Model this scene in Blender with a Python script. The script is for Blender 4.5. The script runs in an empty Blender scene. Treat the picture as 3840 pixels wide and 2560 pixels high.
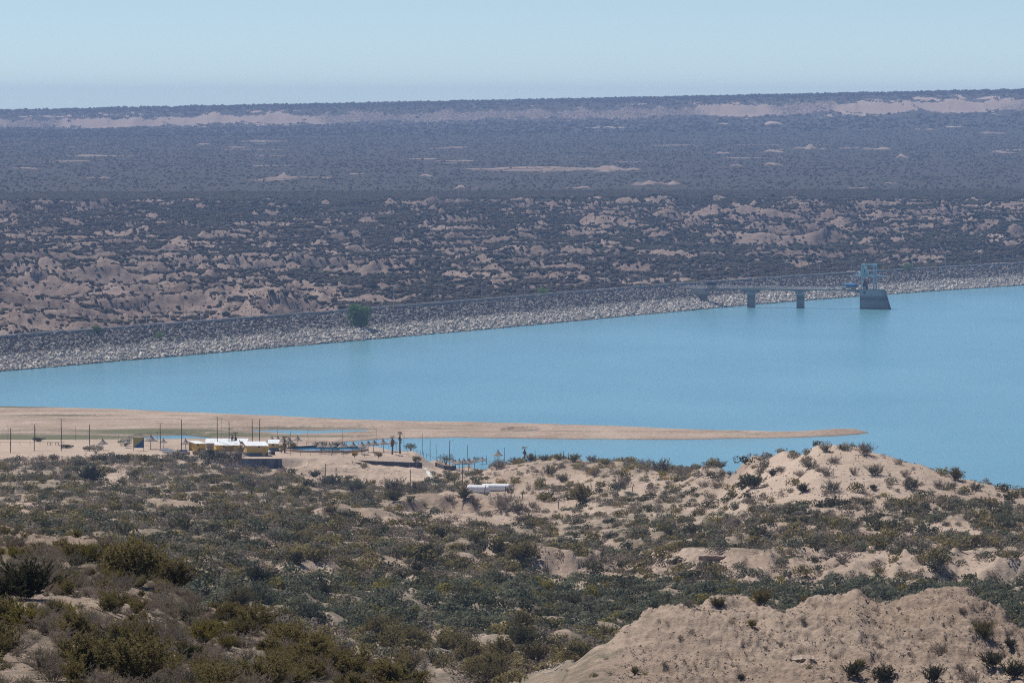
import bpy, math, random
import numpy as np
from mathutils import Vector, Matrix
C = bpy.context.scene.collection
SC = bpy.context.scene

# ------------------------------------------------------------------ camera
F = 21333.0            # focal length in pixels of the 3840 px wide photograph
HC = 108.0             # camera height above the lake
PITCH = math.atan(900.0 / F)
cam_d = bpy.data.cameras.new('camera'); cam = bpy.data.objects.new('camera', cam_d); C.objects.link(cam)
cam.location = (0, 0, HC); cam.rotation_euler = (math.pi / 2 - PITCH, 0, 0)
cam_d.lens = 200.0; cam_d.sensor_width = 36.0; cam_d.sensor_fit = 'HORIZONTAL'
cam_d.clip_start = 1.0; cam_d.clip_end = 60000
SC.camera = cam
# ------------------------------------------------------------------ world and sun
SUN_EL = math.radians(56); SUN_DIR = Vector((-0.66, 0.75, 0)).normalized()
world = bpy.data.worlds.new("World"); SC.world = world; world.use_nodes = True
wn = world.node_tree; wn.nodes.clear()
sky = wn.nodes.new('ShaderNodeTexSky'); sky.sky_type = 'NISHITA'; sky.sun_disc = False
sky.sun_elevation = SUN_EL; sky.sun_rotation = math.atan2(SUN_DIR.x, SUN_DIR.y)
sky.altitude = 5200; sky.air_density = 1.0; sky.dust_density = 0.0; sky.ozone_density = 4.2
bg = wn.nodes.new('ShaderNodeBackground'); bg.inputs[1].default_value = 0.083
wo = wn.nodes.new('ShaderNodeOutputWorld')
wn.links.new(sky.outputs[0], bg.inputs[0]); wn.links.new(bg.outputs[0], wo.inputs[0])
sd = bpy.data.lights.new('sun', 'SUN'); sd.energy = 5.0; sd.angle = math.radians(0.5); sd.color = (1.0, 0.95, 0.88)
sun = bpy.data.objects.new('sun', sd); C.objects.link(sun); sun.location = (0, 0, 400)
sv = Vector((SUN_DIR.x * math.cos(SUN_EL), SUN_DIR.y * math.cos(SUN_EL), math.sin(SUN_EL)))
sun.rotation_euler = sv.to_track_quat('Z', 'Y').to_euler()
SC.view_settings.view_transform = 'Standard'; SC.view_settings.look = 'None'
SC.view_settings.exposure = 0.15; SC.view_settings.gamma = 1.0; SC.view_settings.use_curve_mapping = False
SC.render.engine = 'CYCLES'
SC.cycles.use_denoising = False; SC.cycles.filter_width = 1.1
SC.cycles.max_bounces = 5; SC.cycles.volume_bounces = 1; SC.cycles.diffuse_bounces = 2
SC.cycles.transparent_max_bounces = 8

# ------------------------------------------------------------------ helpers: pixels of the photograph <-> space
def ray(x, y):
    """lateral and vertical slope (per metre of depth Y) of the sight line through photo pixel x, y"""
    a, b = (x - 1920.0) / F, (1280.0 - y) / F
    cp, sp = math.cos(PITCH), math.sin(PITCH)
    dy = cp + b * sp
    return a / dy, (-sp + b * cp) / dy
def at(x, y, Y):
    u, w = ray(x, y); return Vector((u * Y, Y, HC + w * Y))
def at_z(x, y, z):
    u, w = ray(x, y); Y = (z - HC) / w
    return Vector((u * Y, Y, z))
def yslope(y):          # vertical slope for image row y (numpy ok), at the frame centre
    b = (1280.0 - np.asarray(y, float)) / F
    return (-math.sin(PITCH) + b * math.cos(PITCH)) / (math.cos(PITCH) + b * math.sin(PITCH))
def px_of(p):           # photo pixel of a point
    cp, sp = math.cos(PITCH), math.sin(PITCH)
    dz = p[2] - HC
    dep = p[1] * cp - dz * sp; up = p[1] * sp + dz * cp
    return 1920 + F * p[0] / dep, 1280 - F * up / dep

def _h(ix, iy, s):
    n = (ix.astype(np.int64) * 374761393 + iy.astype(np.int64) * 668265263 + s * 982451653) & 0xffffffff
    n = ((n ^ (n >> 13)) * 1274126177) & 0xffffffff
    return ((n ^ (n >> 16)) & 0xffffff) / float(0xffffff)
def perlin(x, y, s=0):
    ix, iy = np.floor(x), np.floor(y); fx, fy = x - ix, y - iy
    ux, uy = fx * fx * fx * (fx * (fx * 6 - 15) + 10), fy * fy * fy * (fy * (fy * 6 - 15) + 10)
    def g(ox, oy):
        a = _h(ix + ox, iy + oy, s) * 2 * math.pi
        return np.cos(a) * (fx - ox) + np.sin(a) * (fy - oy)
    n0 = g(0, 0) * (1 - ux) + g(1, 0) * ux; n1 = g(0, 1) * (1 - ux) + g(1, 1) * ux
    return (n0 * (1 - uy) + n1 * uy) * 1.5
def fbm(x, y, lam, s=0, o=4, gain=0.5):
    r = 0; a = 1.0; f = 1.0 / lam
    for i in range(o):
        r = r + a * perlin(x * f + 13.7 * i, y * f - 7.3 * i, s + i); a *= gain; f *= 2.03
    return r
def ridged(x, y, lam, s=0, o=4, gain=0.5):
    r = 0; a = 1.0; f = 1.0 / lam; w = 1.0
    for i in range(o):
        n = 1 - np.abs(perlin(x * f + 3.1 * i, y * f + 5.9 * i, s + i)) * 1.9
        n = np.clip(n, 0, 1) ** 1.6
        r = r + a * n * w; w = np.clip(n * 1.4, 0, 1); a *= gain; f *= 2.07
    return r
def sstep(a, b, v):
    t = np.clip((v - a) / (b - a), 0, 1); return t * t * (3 - 2 * t)
def ip(v, pts):
    return np.interp(v, [p[0] for p in pts], [p[1] for p in pts])

# ------------------------------------------------------------------ materials
def new_mat(name):
    m = bpy.data.materials.new(name); m.use_nodes = True
    nt = m.node_tree; b = nt.nodes['Principled BSDF']; b.inputs['Roughness'].default_value = 0.9
    b.inputs['Specular IOR Level'].default_value = 0.15
    return m, nt, b
def nd(nt, t, **kw):
    n = nt.nodes.new(t)
    for k, v in kw.items():
        if k.startswith('i_'): n.inputs[int(k[2:]) if k[2:].isdigit() else k[2:]].default_value = v
        else: setattr(n, k, v)
    return n
def noise(nt, vec, scale, detail=4, rough=0.6):
    n = nd(nt, 'ShaderNodeTexNoise'); n.inputs['Scale'].default_value = scale
    n.inputs['Detail'].default_value = detail; n.inputs['Roughness'].default_value = rough
    if vec is not None: nt.links.new(vec, n.inputs['Vector'])
    return n
def ramp(nt, fac, stops):
    r = nd(nt, 'ShaderNodeValToRGB'); e = r.color_ramp.elements
    while len(e) < len(stops): e.new(0.5)
    for k, (p, c) in enumerate(stops):
        e[k].position = p; e[k].color = (c[0], c[1], c[2], 1) if not isinstance(c, float) else (c, c, c, 1)
    nt.links.new(fac, r.inputs[0]); return r
def mixc(nt, fac, a, b):
    m = nd(nt, 'ShaderNodeMix', data_type='RGBA')
    for s, v in ((0, fac), (6, a), (7, b)):
        if hasattr(v, 'links'): nt.links.new(v, m.inputs[s])
        else: m.inputs[s].default_value = v if s == 0 else (v[0], v[1], v[2], 1)
    return m.outputs[2]
def bump(nt, b, hgt, strength, dist):
    n = nd(nt, 'ShaderNodeBump'); n.inputs['Strength'].default_value = strength; n.inputs['Distance'].default_value = dist
    nt.links.new(hgt, n.inputs['Height']); nt.links.new(n.outputs[0], b.inputs['Normal'])
def simple(name, col, rough=0.85, var=0.25, scale=1.0, metal=0.0, bumps=0.0, stretch=(1, 1, 1)):
    m, nt, b = new_mat(name)
    tc = nd(nt, 'ShaderNodeTexCoord'); mp = nd(nt, 'ShaderNodeMapping'); mp.inputs['Scale'].default_value = stretch
    nt.links.new(tc.outputs['Object'], mp.inputs[0])
    n = noise(nt, mp.outputs[0], scale, 6)
    lo = [c * (1 - var) for c in col]; hi = [min(1, c * (1 + var)) for c in col]
    r = ramp(nt, n.outputs[0], [(0.3, lo), (0.7, hi)])
    nt.links.new(r.outputs[0], b.inputs['Base Color']); b.inputs['Roughness'].default_value = rough
    b.inputs['Metallic'].default_value = metal
    if bumps: bump(nt, b, n.outputs[0], 0.5, bumps)
    return m

def soil_mat(name, lo, mid, hi, scrub, sc, bd, bs=0.8, vs=0.25):
    """bare soil with stones; vertex attributes 'veg' = share of ground hidden by low scrub, 'tone' = paler or redder soil"""
    m, nt, b = new_mat(name)
    geo = nd(nt, 'ShaderNodeNewGeometry'); pos = geo.outputs['Position']
    mp = nd(nt, 'ShaderNodeMapping'); mp.inputs['Scale'].default_value = (1, 1, 2.5); nt.links.new(pos, mp.inputs[0])
    n1 = noise(nt, mp.outputs[0], 0.05 * sc, 5); n2 = noise(nt, mp.outputs[0], 0.9 * sc, 10, 0.82)
    base = ramp(nt, n1.outputs[0], [(0.32, lo), (0.5, mid), (0.68, hi)]).outputs[0]
    g2 = ramp(nt, n2.outputs[0], [(0.36, 0.45), (0.47, 0.88), (0.53, 1.02), (0.62, 1.3)]).outputs[0]
    mul = nd(nt, 'ShaderNodeMix', data_type='RGBA', blend_type='MULTIPLY'); mul.inputs[0].default_value = 1
    nt.links.new(base, mul.inputs[6]); nt.links.new(g2, mul.inputs[7])
    tone = nd(nt, 'ShaderNodeAttribute', attribute_name='tone')
    c = mixc(nt, tone.outputs['Fac'], mul.outputs[2], tuple(min(1, h * 1.18) for h in hi))
    veg = nd(nt, 'ShaderNodeAttribute', attribute_name='veg')
    n3 = noise(nt, pos, vs, 7, 0.8)
    ad = nd(nt, 'ShaderNodeMath', operation='ADD'); nt.links.new(veg.outputs['Fac'], ad.inputs[0]); nt.links.new(n3.outputs[0], ad.inputs[1])
    mr = nd(nt, 'ShaderNodeMapRange'); mr.inputs[1].default_value = 0.86; mr.inputs[2].default_value = 1.06
    nt.links.new(ad.outputs[0], mr.inputs[0])
    n4 = noise(nt, pos, 0.5 * sc, 3)
    sc_c = ramp(nt, n4.outputs[0], [(0.3, tuple(s * 0.7 for s in scrub)), (0.7, tuple(s * 1.35 for s in scrub))]).outputs[0]
    c2 = mixc(nt, mr.outputs[0], c, sc_c)
    gr = nd(nt, 'ShaderNodeAttribute', attribute_name='grass'); g4 = nd(nt, 'ShaderNodeMath', operation='MULTIPLY_ADD'); g4.inputs[1].default_value = 1.6; g4.inputs[2].default_value = -0.55
    g5 = nd(nt, 'ShaderNodeMath', operation='ADD'); nt.links.new(gr.outputs['Fac'], g5.inputs[0]); nt.links.new(n3.outputs[0], g5.inputs[1]); nt.links.new(g5.outputs[0], g4.inputs[0]); g4.use_clamp = True
    g6 = nd(nt, 'ShaderNodeMath', operation='MULTIPLY'); g6.use_clamp = True; nt.links.new(g4.outputs[0], g6.inputs[0]); nt.links.new(gr.outputs['Fac'], g6.inputs[1])
    c2 = mixc(nt, g6.outputs[0], c2, (0.125, 0.132, 0.062))
    sz = nd(nt, 'ShaderNodeSeparateXYZ'); nt.links.new(pos, sz.inputs[0])
    wm = nd(nt, 'ShaderNodeMapRange'); wm.inputs[1].default_value = 0.02; wm.inputs[2].default_value = 0.30; wm.inputs[3].default_value = 0.55; wm.inputs[4].default_value = 1.0
    nt.links.new(sz.outputs[2], wm.inputs[0])
    vm = nd(nt, 'ShaderNodeVectorMath', operation='SCALE'); nt.links.new(c2, vm.inputs[0]); nt.links.new(wm.outputs[0], vm.inputs[3])
    nt.links.new(vm.outputs[0], b.inputs['Base Color']); b.inputs['Roughness'].default_value = 1.0
    b.inputs['Specular IOR Level'].default_value = 0.05
    bump(nt, b, n2.outputs[0], bs, bd)
    return m

# ------------------------------------------------------------------ mesh collector
class M:
    def __init__(s): s.v = []; s.f = []
    def add(s, vs, fs):
        o = len(s.v); s.v += [tuple(v) for v in vs]; s.f += [tuple(i + o for i in f) for f in fs]
    def box(s, x0, x1, y0, y1, z0, z1, mat=None):
        vs = [Vector(p) for p in ((x0,y0,z0),(x1,y0,z0),(x1,y1,z0),(x0,y1,z0),(x0,y0,z1),(x1,y0,z1),(x1,y1,z1),(x0,y1,z1))]
        if mat: vs = [mat @ v for v in vs]
        s.add(vs, [(0,3,2,1),(4,5,6,7),(0,1,5,4),(1,2,6,5),(2,3,7,6),(3,0,4,7)])
    def hexa(s, b, t):     # bottom 4, top 4 points
        s.add(list(b) + list(t), [(0,3,2,1),(4,5,6,7),(0,1,5,4),(1,2,6,5),(2,3,7,6),(3,0,4,7)])
    def tube(s, pts, rs, n=6, cap=True):
        pts = [Vector(p) for p in pts]
        if not hasattr(rs, '__len__'): rs = [rs] * len(pts)
        o = len(s.v); k = len(pts)
        for i, p in enumerate(pts):
            d = (pts[min(i + 1, k - 1)] - pts[max(i - 1, 0)]).normalized()
            a = d.cross(Vector((0, 0, 1)) if abs(d.z) < 0.9 else Vector((1, 0, 0))).normalized(); b = d.cross(a)
            for j in range(n):
                t = 2 * math.pi * j / n
                s.v.append(tuple(p + (a * math.cos(t) + b * math.sin(t)) * rs[i]))
        for i in range(k - 1):
            for j in range(n):
                j2 = (j + 1) % n
                s.f.append((o + i*n + j, o + i*n + j2, o + (i+1)*n + j2, o + (i+1)*n + j))
        if cap:
            s.f.append(tuple(o + j for j in range(n))); s.f.append(tuple(o + (k-1)*n + j for j in reversed(range(n))))
    def lathe(s, prof, n=16, c=(0,0,0), jit=0, rnd=None):
        o = len(s.v)
        for (r, z) in prof:
            for j in range(n):
                t = 2 * math.pi * j / n; q = r * (1 + (rnd.uniform(-jit, jit) if rnd else 0))
                s.v.append((c[0] + q * math.cos(t), c[1] + q * math.sin(t), c[2] + z + (rnd.uniform(-jit, jit) * .5 if rnd else 0)))
        for i in range(len(prof) - 1):
            for j in range(n):
                j2 = (j + 1) % n
                s.f.append((o + i*n + j, o + i*n + j2, o + (i+1)*n + j2, o + (i+1)*n + j))
        s.f.append(tuple(o + j for j in reversed(range(n)))); s.f.append(tuple(o + (len(prof)-1)*n + j for j in range(n)))
    def mesh(s, name, mat, smooth=False):
        me = bpy.data.meshes.new(name); me.from_pydata(s.v, [], s.f); me.update()
        if mat: me.materials.append(mat)
        if smooth: me.polygons.foreach_set('use_smooth', [True] * len(me.polygons))
        return me
    def build(s, name, mat, parent=None, smooth=False, loc=None):
        o = bpy.data.objects.new(name, s.mesh(name, mat, smooth)); C.objects.link(o)
        if parent: o.parent = parent
        if loc is not None: o.location = loc
        return o
def tag(o, label=None, cat=None, group=None, kind=None):
    if label: o['label'] = label
    if cat: o['category'] = cat
    if group: o['group'] = group
    if kind: o['kind'] = kind
    return o
def thing(name, label, cat, loc=(0, 0, 0), rz=0, group=None):
    o = bpy.data.objects.new(name, None); C.objects.link(o); o.empty_display_size = 0.5
    o.location = loc; o.rotation_euler = (0, 0, rz); return tag(o, label, cat, group)
def copy_tree(o, parent=None):
    c = o.copy(); C.objects.link(c)
    if parent: c.parent = parent
    for ch in kids.get(o.name, []): copy_tree(ch, c)
    return c
kids = {}
def note(o):     # remember the children of a thing so that it can be copied cheaply
    kids[o.name] = [c for c in bpy.data.objects if c.parent == o]
    for c in kids[o.name]: note(c)
    return o
def grid_mesh(name, X, Y, Z, mat, attrs):
    nr, nc = Z.shape
    co = np.stack([X, Y, Z], -1).reshape(-1, 3).astype(np.float32)
    i = np.arange(nr * nc).reshape(nr, nc)
    q = np.stack([i[:-1, :-1], i[:-1, 1:], i[1:, 1:], i[1:, :-1]], -1).reshape(-1, 4).astype(np.int32)
    me = bpy.data.meshes.new(name); me.vertices.add(len(co)); me.vertices.foreach_set('co', co.ravel())
    me.loops.add(q.size); me.loops.foreach_set('vertex_index', q.ravel())
    me.polygons.add(len(q)); me.polygons.foreach_set('loop_start', np.arange(0, q.size, 4, dtype=np.int32))
    me.polygons.foreach_set('loop_total', np.full(len(q), 4, np.int32))
    me.update(calc_edges=True); me.polygons.foreach_set('use_smooth', np.ones(len(q), bool))
    for k, a in attrs.items():
        at_ = me.attributes.new(k, 'FLOAT', 'POINT'); at_.data.foreach_set('value', a.ravel().astype(np.float32))
    me.materials.append(mat)
    o = bpy.data.objects.new(name, me); C.objects.link(o); return o
def nth(k):
    w = ['first','second','third','fourth','fifth','sixth','seventh','eighth','ninth','tenth','eleventh','twelfth','thirteenth',
         'fourteenth','fifteenth','sixteenth','seventeenth','eighteenth','nineteenth','twentieth']
    return w[k] if k < 20 else '%dth' % (k + 1)

# ------------------------------------------------------------------ near terrain
def rows(segs):
    out = []
    for a, b, d in segs: out += list(np.arange(a, b, d))
    return np.array(out)
NR = rows([(30, 120, 3.0), (120, 270, 0.7), (270, 425, 4), (425, 470, 0.35), (470, 560, 3), (560, 1010, 1.6), (1010, 1075, 0.7),
           (1075, 1480, 2.0), (1480, 1570, 0.6), (1570, 2040, 2.0), (2040, 2101, 6)])
NU = np.concatenate([np.linspace(-0.26, -0.105, 60)[:-1], np.linspace(-0.105, 0.105, 800), np.linspace(0.105, 0.26, 60)[1:]]); NUI = np.arange(len(NU))
def ui(u): return np.clip(np.interp(u, NU, NUI), 0, len(NU) - 1.001)
NX = 1920 + NU * F     # photo column of each grid column
# per photo column: list of (depth, image row) of the ground; 'z' tuples give the height itself
def colz(lst):
    ys = [p[0] for p in lst]
    zs = [(p[1][0] if isinstance(p[1], tuple) else HC + float(yslope(p[1])) * p[0]) for p in lst]
    return np.interp(NR, ys, zs)
T = (14.0,)
def near(h):          # the camera's own hillside: (row of its silhouette, depth) then hidden drop
    return h
COLS = {
 -900: [(30,(102,)),(130,2560),(160,2330),(230,1960),(250,(88,)),(350,(70,)),(600,(52,)),(900,1950),(1150,1850),(1350,1780),(1440,1745),(1497,1715),(1505,T),(1580,T),(1650,(5,)),(1790,(1,)),(2101,(0,))],
 0:    [(30,(102,)),(128,2580),(160,2330),(200,2120),(232,1962),(250,(88,)),(350,(70,)),(600,(52,)),(900,1950),(1150,1850),(1350,1780),(1440,1745),(1497,1715),(1505,T),(1580,T),(1650,(5,)),(1790,(1,)),(2101,(0,))],
 330:  [(30,(102,)),(128,2590),(165,2330),(205,2110),(226,2015),(245,(86,)),(350,(70,)),(600,(52,)),(900,1955),(1150,1850),(1350,1785),(1440,1745),(1497,1715),(1505,T),(1580,T),(1650,(5,)),(1790,(1,)),(2101,(0,))],
 560:  [(30,(102,)),(128,2600),(165,2390),(205,2200),(222,2140),(240,(84,)),(350,(68,)),(600,(51,)),(850,1990),(1000,1920),(1150,1860),(1350,1790),(1440,1750),(1497,1722),(1506,T),(1580,T),(1650,(5,)),(1790,(1,)),(2101,(0,))],
 735:  [(30,(102,)),(128,2610),(165,2450),(205,2290),(218,2250),(236,(80,)),(350,(66,)),(600,(50,)),(700,2150),(850,2010),(1000,1930),(1150,1860),(1350,1790),(1440,1765),(1497,1745),(1506,T),(1580,T),(1650,(5,)),(1790,(1,)),(2101,(0,))],
 915:  [(30,(101,)),(128,2640),(165,2490),(212,2300),(230,(80,)),(350,(64,)),(580,2330),(700,2180),(850,2030),(1000,1930),(1150,1865),(1350,1800),(1440,1775),(1499,1757),(1502,T),(1570,T),(1640,(5,)),(1780,(1,)),(2101,(0,))],
 1060: [(30,(101,)),(128,2680),(165,2540),(208,2360),(226,(78,)),(350,(62,)),(580,2380),(700,2220),(850,2050),(1000,1945),(1150,1875),(1350,1810),(1440,1785),(1499,1757),(1502,T),(1562,T),(1630,(5,)),(1770,(1,)),(2101,(0,))],
 1240: [(30,(100,)),(140,2700),(205,2430),(222,(75,)),(350,(60,)),(570,2430),(700,2260),(850,2070),(1000,1960),(1150,1885),(1300,1840),(1400,1822),(1465,1800),(1504,1716),(1508,T),(1558,T),(1620,(4,)),(1760,(-.5,)),(2101,(0,))],
 1400: [(30,(99,)),(150,2760),(200,2500),(215,(73,)),(350,(58,)),(565,2480),(700,2290),(850,2090),(1000,1975),(1150,1895),(1300,1850),(1400,1840),(1450,1815),(1497,1750),(1503,1745),(1512,(13.9,)),(1550,T),(1612,(4,)),(1700,(-2,)),(2101,(-2,))],
 1550: [(30,(101,)),(150,2820),(198,2580),(215,(70,)),(350,(56,)),(560,2520),(700,2310),(850,2100),(1000,1985),(1100,1930),(1200,1895),(1300,1860),(1400,1850),(1450,1830),(1500,1757),(1507,1748),(1516,(13.6,)),(1535,(13.6,)),(1600,(3,)),(1690,(-2,)),(2101,(-2,))],
 1640: [(30,(100,)),(150,2900),(190,2680),(215,(68,)),(350,(56,)),(560,2560),(700,2325),(850,2110),(1000,1995),(1100,1940),(1200,1890),(1270,1862),(1350,1845),(1430,1815),(1500,1768),(1560,1735),(1580,1722),(1640,(1,)),(1700,(-2,)),(2101,(-2,))],
 1760: [(30,(100,)),(200,2800),(350,2760),(560,2580),(700,2330),(850,2130),(1000,2010),(1120,1930),(1200,1885),(1262,1850),(1350,1815),(1450,1790),(1550,1772),(1630,1760),(1675,1752),(1700,(-.6,)),(1760,(-2,)),(2101,(-2,))],
 1880: [(30,(100,)),(200,2800),(350,2760),(470,2620),(560,2545),(700,2340),(850,2150),(1000,2020),(1120,1940),(1200,1885),(1262,1850),(1320,1800),(1400,1755),(1440,1736),(1500,(11,)),(1600,(0,)),(1700,(-2,)),(2101,(-2,))],
 2070: [(30,(100,)),(200,2800),(350,2760),(426,2680),(440,2590),(470,2545),(560,2500),(700,2350),(850,2170),(960,2070),(1060,1990),(1150,1915),(1230,1860),(1320,1790),(1400,1722),(1440,(17,)),(1550,(0,)),(1700,(-2,)),(2101,(-2,))],
 2140: [(30,(100,)),(200,2800),(350,2760),(426,2660),(437,2545),(446,2490),(470,2478),(560,2462),(700,2355),(850,2172),(960,2065),(1060,1980),(1150,1905),(1230,1850),(1320,1785),(1395,1723),(1440,(17,)),(1550,(0,)),(1700,(-2,)),(2101,(-2,))],
 2250: [(30,(100,)),(200,2800),(350,2760),(424,2660),(436,2530),(448,2412),(468,(58,)),(560,2600),(700,2360),(850,2180),(960,2060),(1060,1960),(1150,1880),(1230,1815),(1300,1770),(1385,1725),(1420,(16,)),(1550,(0,)),(1700,(-2,)),(2101,(-2,))],
 2350: [(30,(100,)),(200,2800),(350,2760),(424,2660),(436,2530),(450,2350),(468,(60,)),(560,2600),(700,2360),(850,2180),(960,2060),(1060,1955),(1150,1875),(1230,1810),(1300,1765),(1375,1728),(1420,(16,)),(1550,(0,)),(1700,(-2,)),(2101,(-2,))],
 2500: [(30,(99,)),(200,2800),(350,2780),(416,2680),(432,2560),(440,2438),(447,2341),(452,2256),(466,(60,)),(560,(44,)),(700,2350),(800,2220),(850,2170),(872,2100),(1000,2000),(1100,1900),(1200,1810),(1290,1752),(1340,(20,)),(1500,(0,)),(1700,(-2,)),(2101,(-2,))],
 2680: [(30,(99,)),(200,2800),(350,2780),(416,2680),(432,2560),(440,2422),(447,2312),(455,2216),(469,(60,)),(560,(46,)),(700,2330),(800,2220),(852,2175),(868,2085),(1000,1975),(1100,1860),(1180,1760),(1240,1738),(1280,(24,)),(1450,(0,)),(1700,(-2,)),(2101,(-2,))],
 2830: [(30,(99,)),(200,2800),(350,2780),(416,2680),(432,2560),(440,2433),(447,2332),(458,2244),(472,(60,)),(560,(46,)),(700,2330),(800,2235),(852,2180),(868,2088),(960,1990),(1010,1900),(1080,1770),(1120,1702),(1160,(30,)),(1450,(0,)),(1700,(-2,)),(2101,(-2,))],
 2941: [(30,(99,)),(200,2800),(350,2780),(416,2680),(432,2560),(440,2438),(447,2341),(461,2256),(475,(60,)),(560,(46,)),(700,2335),(800,2238),(851,2185),(867,2090),(950,1995),(1000,1905),(1050,1800),(1088,1684),(1110,(38,)),(1150,(30,)),(1420,(0,)),(1700,(-2,)),(2101,(-2,))],
 3070: [(30,(99,)),(200,2800),(350,2780),(416,2680),(432,2560),(440,2436),(447,2336),(463,2250),(477,(60,)),(560,(46,)),(700,2340),(800,2240),(850,2190),(866,2095),(940,2000),(985,1915),(1015,1850),(1062,1664),(1076,(42,)),(1120,(30,)),(1400,(0,)),(1700,(-2,)),(2101,(-2,))],
 3161: [(30,(99,)),(200,2800),(350,2780),(416,2680),(432,2560),(440,2438),(447,2341),(462,2257),(476,(60,)),(560,(46,)),(700,2340),(800,2240),(850,2190),(866,2095),(940,2000),(985,1918),(1015,1855),(1060,1666),(1074,(42,)),(1120,(30,)),(1400,(0,)),(1700,(-2,)),(2101,(-2,))],
 3216: [(30,(99,)),(200,2800),(350,2780),(416,2680),(432,2560),(440,2428),(447,2323),(461,2232),(475,(60,)),(560,(46,)),(700,2340),(800,2240),(850,2190),(866,2095),(940,2000),(985,1920),(1015,1860),(1057,1676),(1070,(42,)),(1120,(30,)),(1400,(0,)),(1700,(-2,)),(2101,(-2,))],
 3308: [(30,(99,)),(200,2800),(350,2780),(416,2680),(432,2560),(440,2448),(447,2359),(459,2281),(473,(60,)),(560,(45,)),(700,2335),(800,2238),(850,2190),(866,2095),(940,2008),(985,1926),(1015,1867),(1053,1698),(1066,(41,)),(1120,(28,)),(1400,(0,)),(1700,(-2,)),(2101,(-2,))],
 3449: [(30,(99,)),(200,2800),(350,2780),(416,2680),(432,2560),(440,2432),(447,2331),(457,2242),(471,(60,)),(560,(45,)),(700,2335),(800,2238),(850,2190),(866,2088),(940,2004),(985,1933),(1015,1875),(1048,1738),(1062,(38,)),(1120,(27,)),(1400,(0,)),(1700,(-2,)),(2101,(-2,))],
 3560: [(30,(99,)),(200,2800),(350,2780),(416,2680),(432,2560),(440,2423),(447,2313),(456,2218),(470,(60,)),(560,(45,)),(700,2340),(800,2240),(850,2190),(866,2080),(940,2000),(985,1935),(1015,1880),(1045,1778),(1060,(36,)),(1120,(26,)),(1400,(0,)),(1700,(-2,)),(2101,(-2,))],
 3632: [(30,(99,)),(200,2800),(350,2780),(416,2680),(432,2560),(440,2423),(447,2314),(455,2219),(469,(60,)),(560,(45,)),(700,2340),(800,2240),(850,2188),(866,2078),(940,1998),(985,1935),(1015,1885),(1043,1797),(1060,(35,)),(1120,(26,)),(1400,(0,)),(1700,(-2,)),(2101,(-2,))],
 3767: [(30,(99,)),(200,2800),(350,2780),(416,2680),(432,2560),(440,2458),(447,2376),(452,2305),(466,(60,)),(560,(45,)),(700,2340),(800,2240),(850,2185),(866,2078),(940,1995),(985,1935),(1015,1893),(1041,1824),(1060,(33,)),(1120,(26,)),(1400,(0,)),(1700,(-2,)),(2101,(-2,))],
 3840: [(30,(99,)),(200,2800),(350,2780),(410,2720),(430,2560),(448,2390),(466,(54,)),(560,(45,)),(700,2340),(800,2240),(850,2185),(866,2080),(940,1995),(985,1935),(1015,1895),(1040,1835),(1060,(33,)),(1120,(26,)),(1400,(0,)),(1700,(-2,)),(2101,(-2,))],
 4600: [(30,(99,)),(200,2800),(350,2780),(410,2720),(430,2600),(448,2480),(466,(52,)),(560,(45,)),(700,2340),(800,2240),(850,2185),(866,2080),(940,1995),(985,1935),(1015,1900),(1040,1860),(1060,(32,)),(1120,(26,)),(1400,(0,)),(1700,(-2,)),(2101,(-2,))],
}
ks = sorted(COLS); zc = np.stack([colz(COLS[k]) for k in ks], 1)
Z = np.empty((len(NR), len(NU)))
ka = np.array(ks, float)
idx = np.clip(np.searchsorted(ka, NX) - 1, 0, len(ks) - 2)
tt = (NX - ka[idx]) / (ka[idx + 1] - ka[idx]); tt = np.clip(tt, 0, 1); ts = tt * tt * (3 - 2 * tt) * 0.6 + tt * 0.4
Z[:] = zc[:, idx] * (1 - ts) + zc[:, idx + 1] * ts
# round off the creases along the depth axis (not on the built terrace)
GY = NR[:, None] * np.ones_like(NU)[None, :]; GX = NR[:, None] * NU[None, :]; GC = np.ones_like(NR)[:, None] * NX[None, :]
Zs = Z.copy()
for _ in range(4): Zs[1:-1] = (Zs[:-2] + 2 * Zs[1:-1] + Zs[2:]) / 4
kp = sstep(1485, 1495, GY) * (1 - sstep(1600, 1640, GY)) * (1 - sstep(1600, 1680, GC))
Z = Zs * (1 - kp) + Z * kp
# relief
built = sstep(1478, 1500, GY) * (1 - sstep(1560, 1640, GY)) * (1 - sstep(1560, 1640, GC))
pad = np.exp(-((GC - 1830) / 150) ** 2 - ((GY - 1262) / 22) ** 2)
nearslope = 1 - sstep(270, 330, GY)
mid = sstep(500, 600, GY) * (1 - sstep(1440, 1500, GY))
moundC = sstep(420, 430, GY) * (1 - sstep(470, 480, GY)) * sstep(2200, 2500, GC)
dune = np.exp(-((GC - 3120) / 520) ** 2) * sstep(1000, 1020, GY) * (1 - sstep(1080, 1120, GY))
rough_m = mid * (1 - 0.85 * dune) * (1 - pad)
rough_m = rough_m * (1 - 0.55 * sstep(960, 1010, GY)) * (1 - 0.7 * sstep(960, 1010, GY) * sstep(2380, 2520, GC))
Z += rough_m * (1.5 * fbm(GX, GY, 70, 1, 3) + 1.1 * (ridged(GX, GY, 26, 9, 4) - 0.9) + 0.35 * fbm(GX, GY, 7, 5, 3))
Z += nearslope * (0.16 * fbm(GX, GY, 9, 20, 4) + 0.10 * fbm(GX, GY, 1.5, 24, 3))
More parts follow.
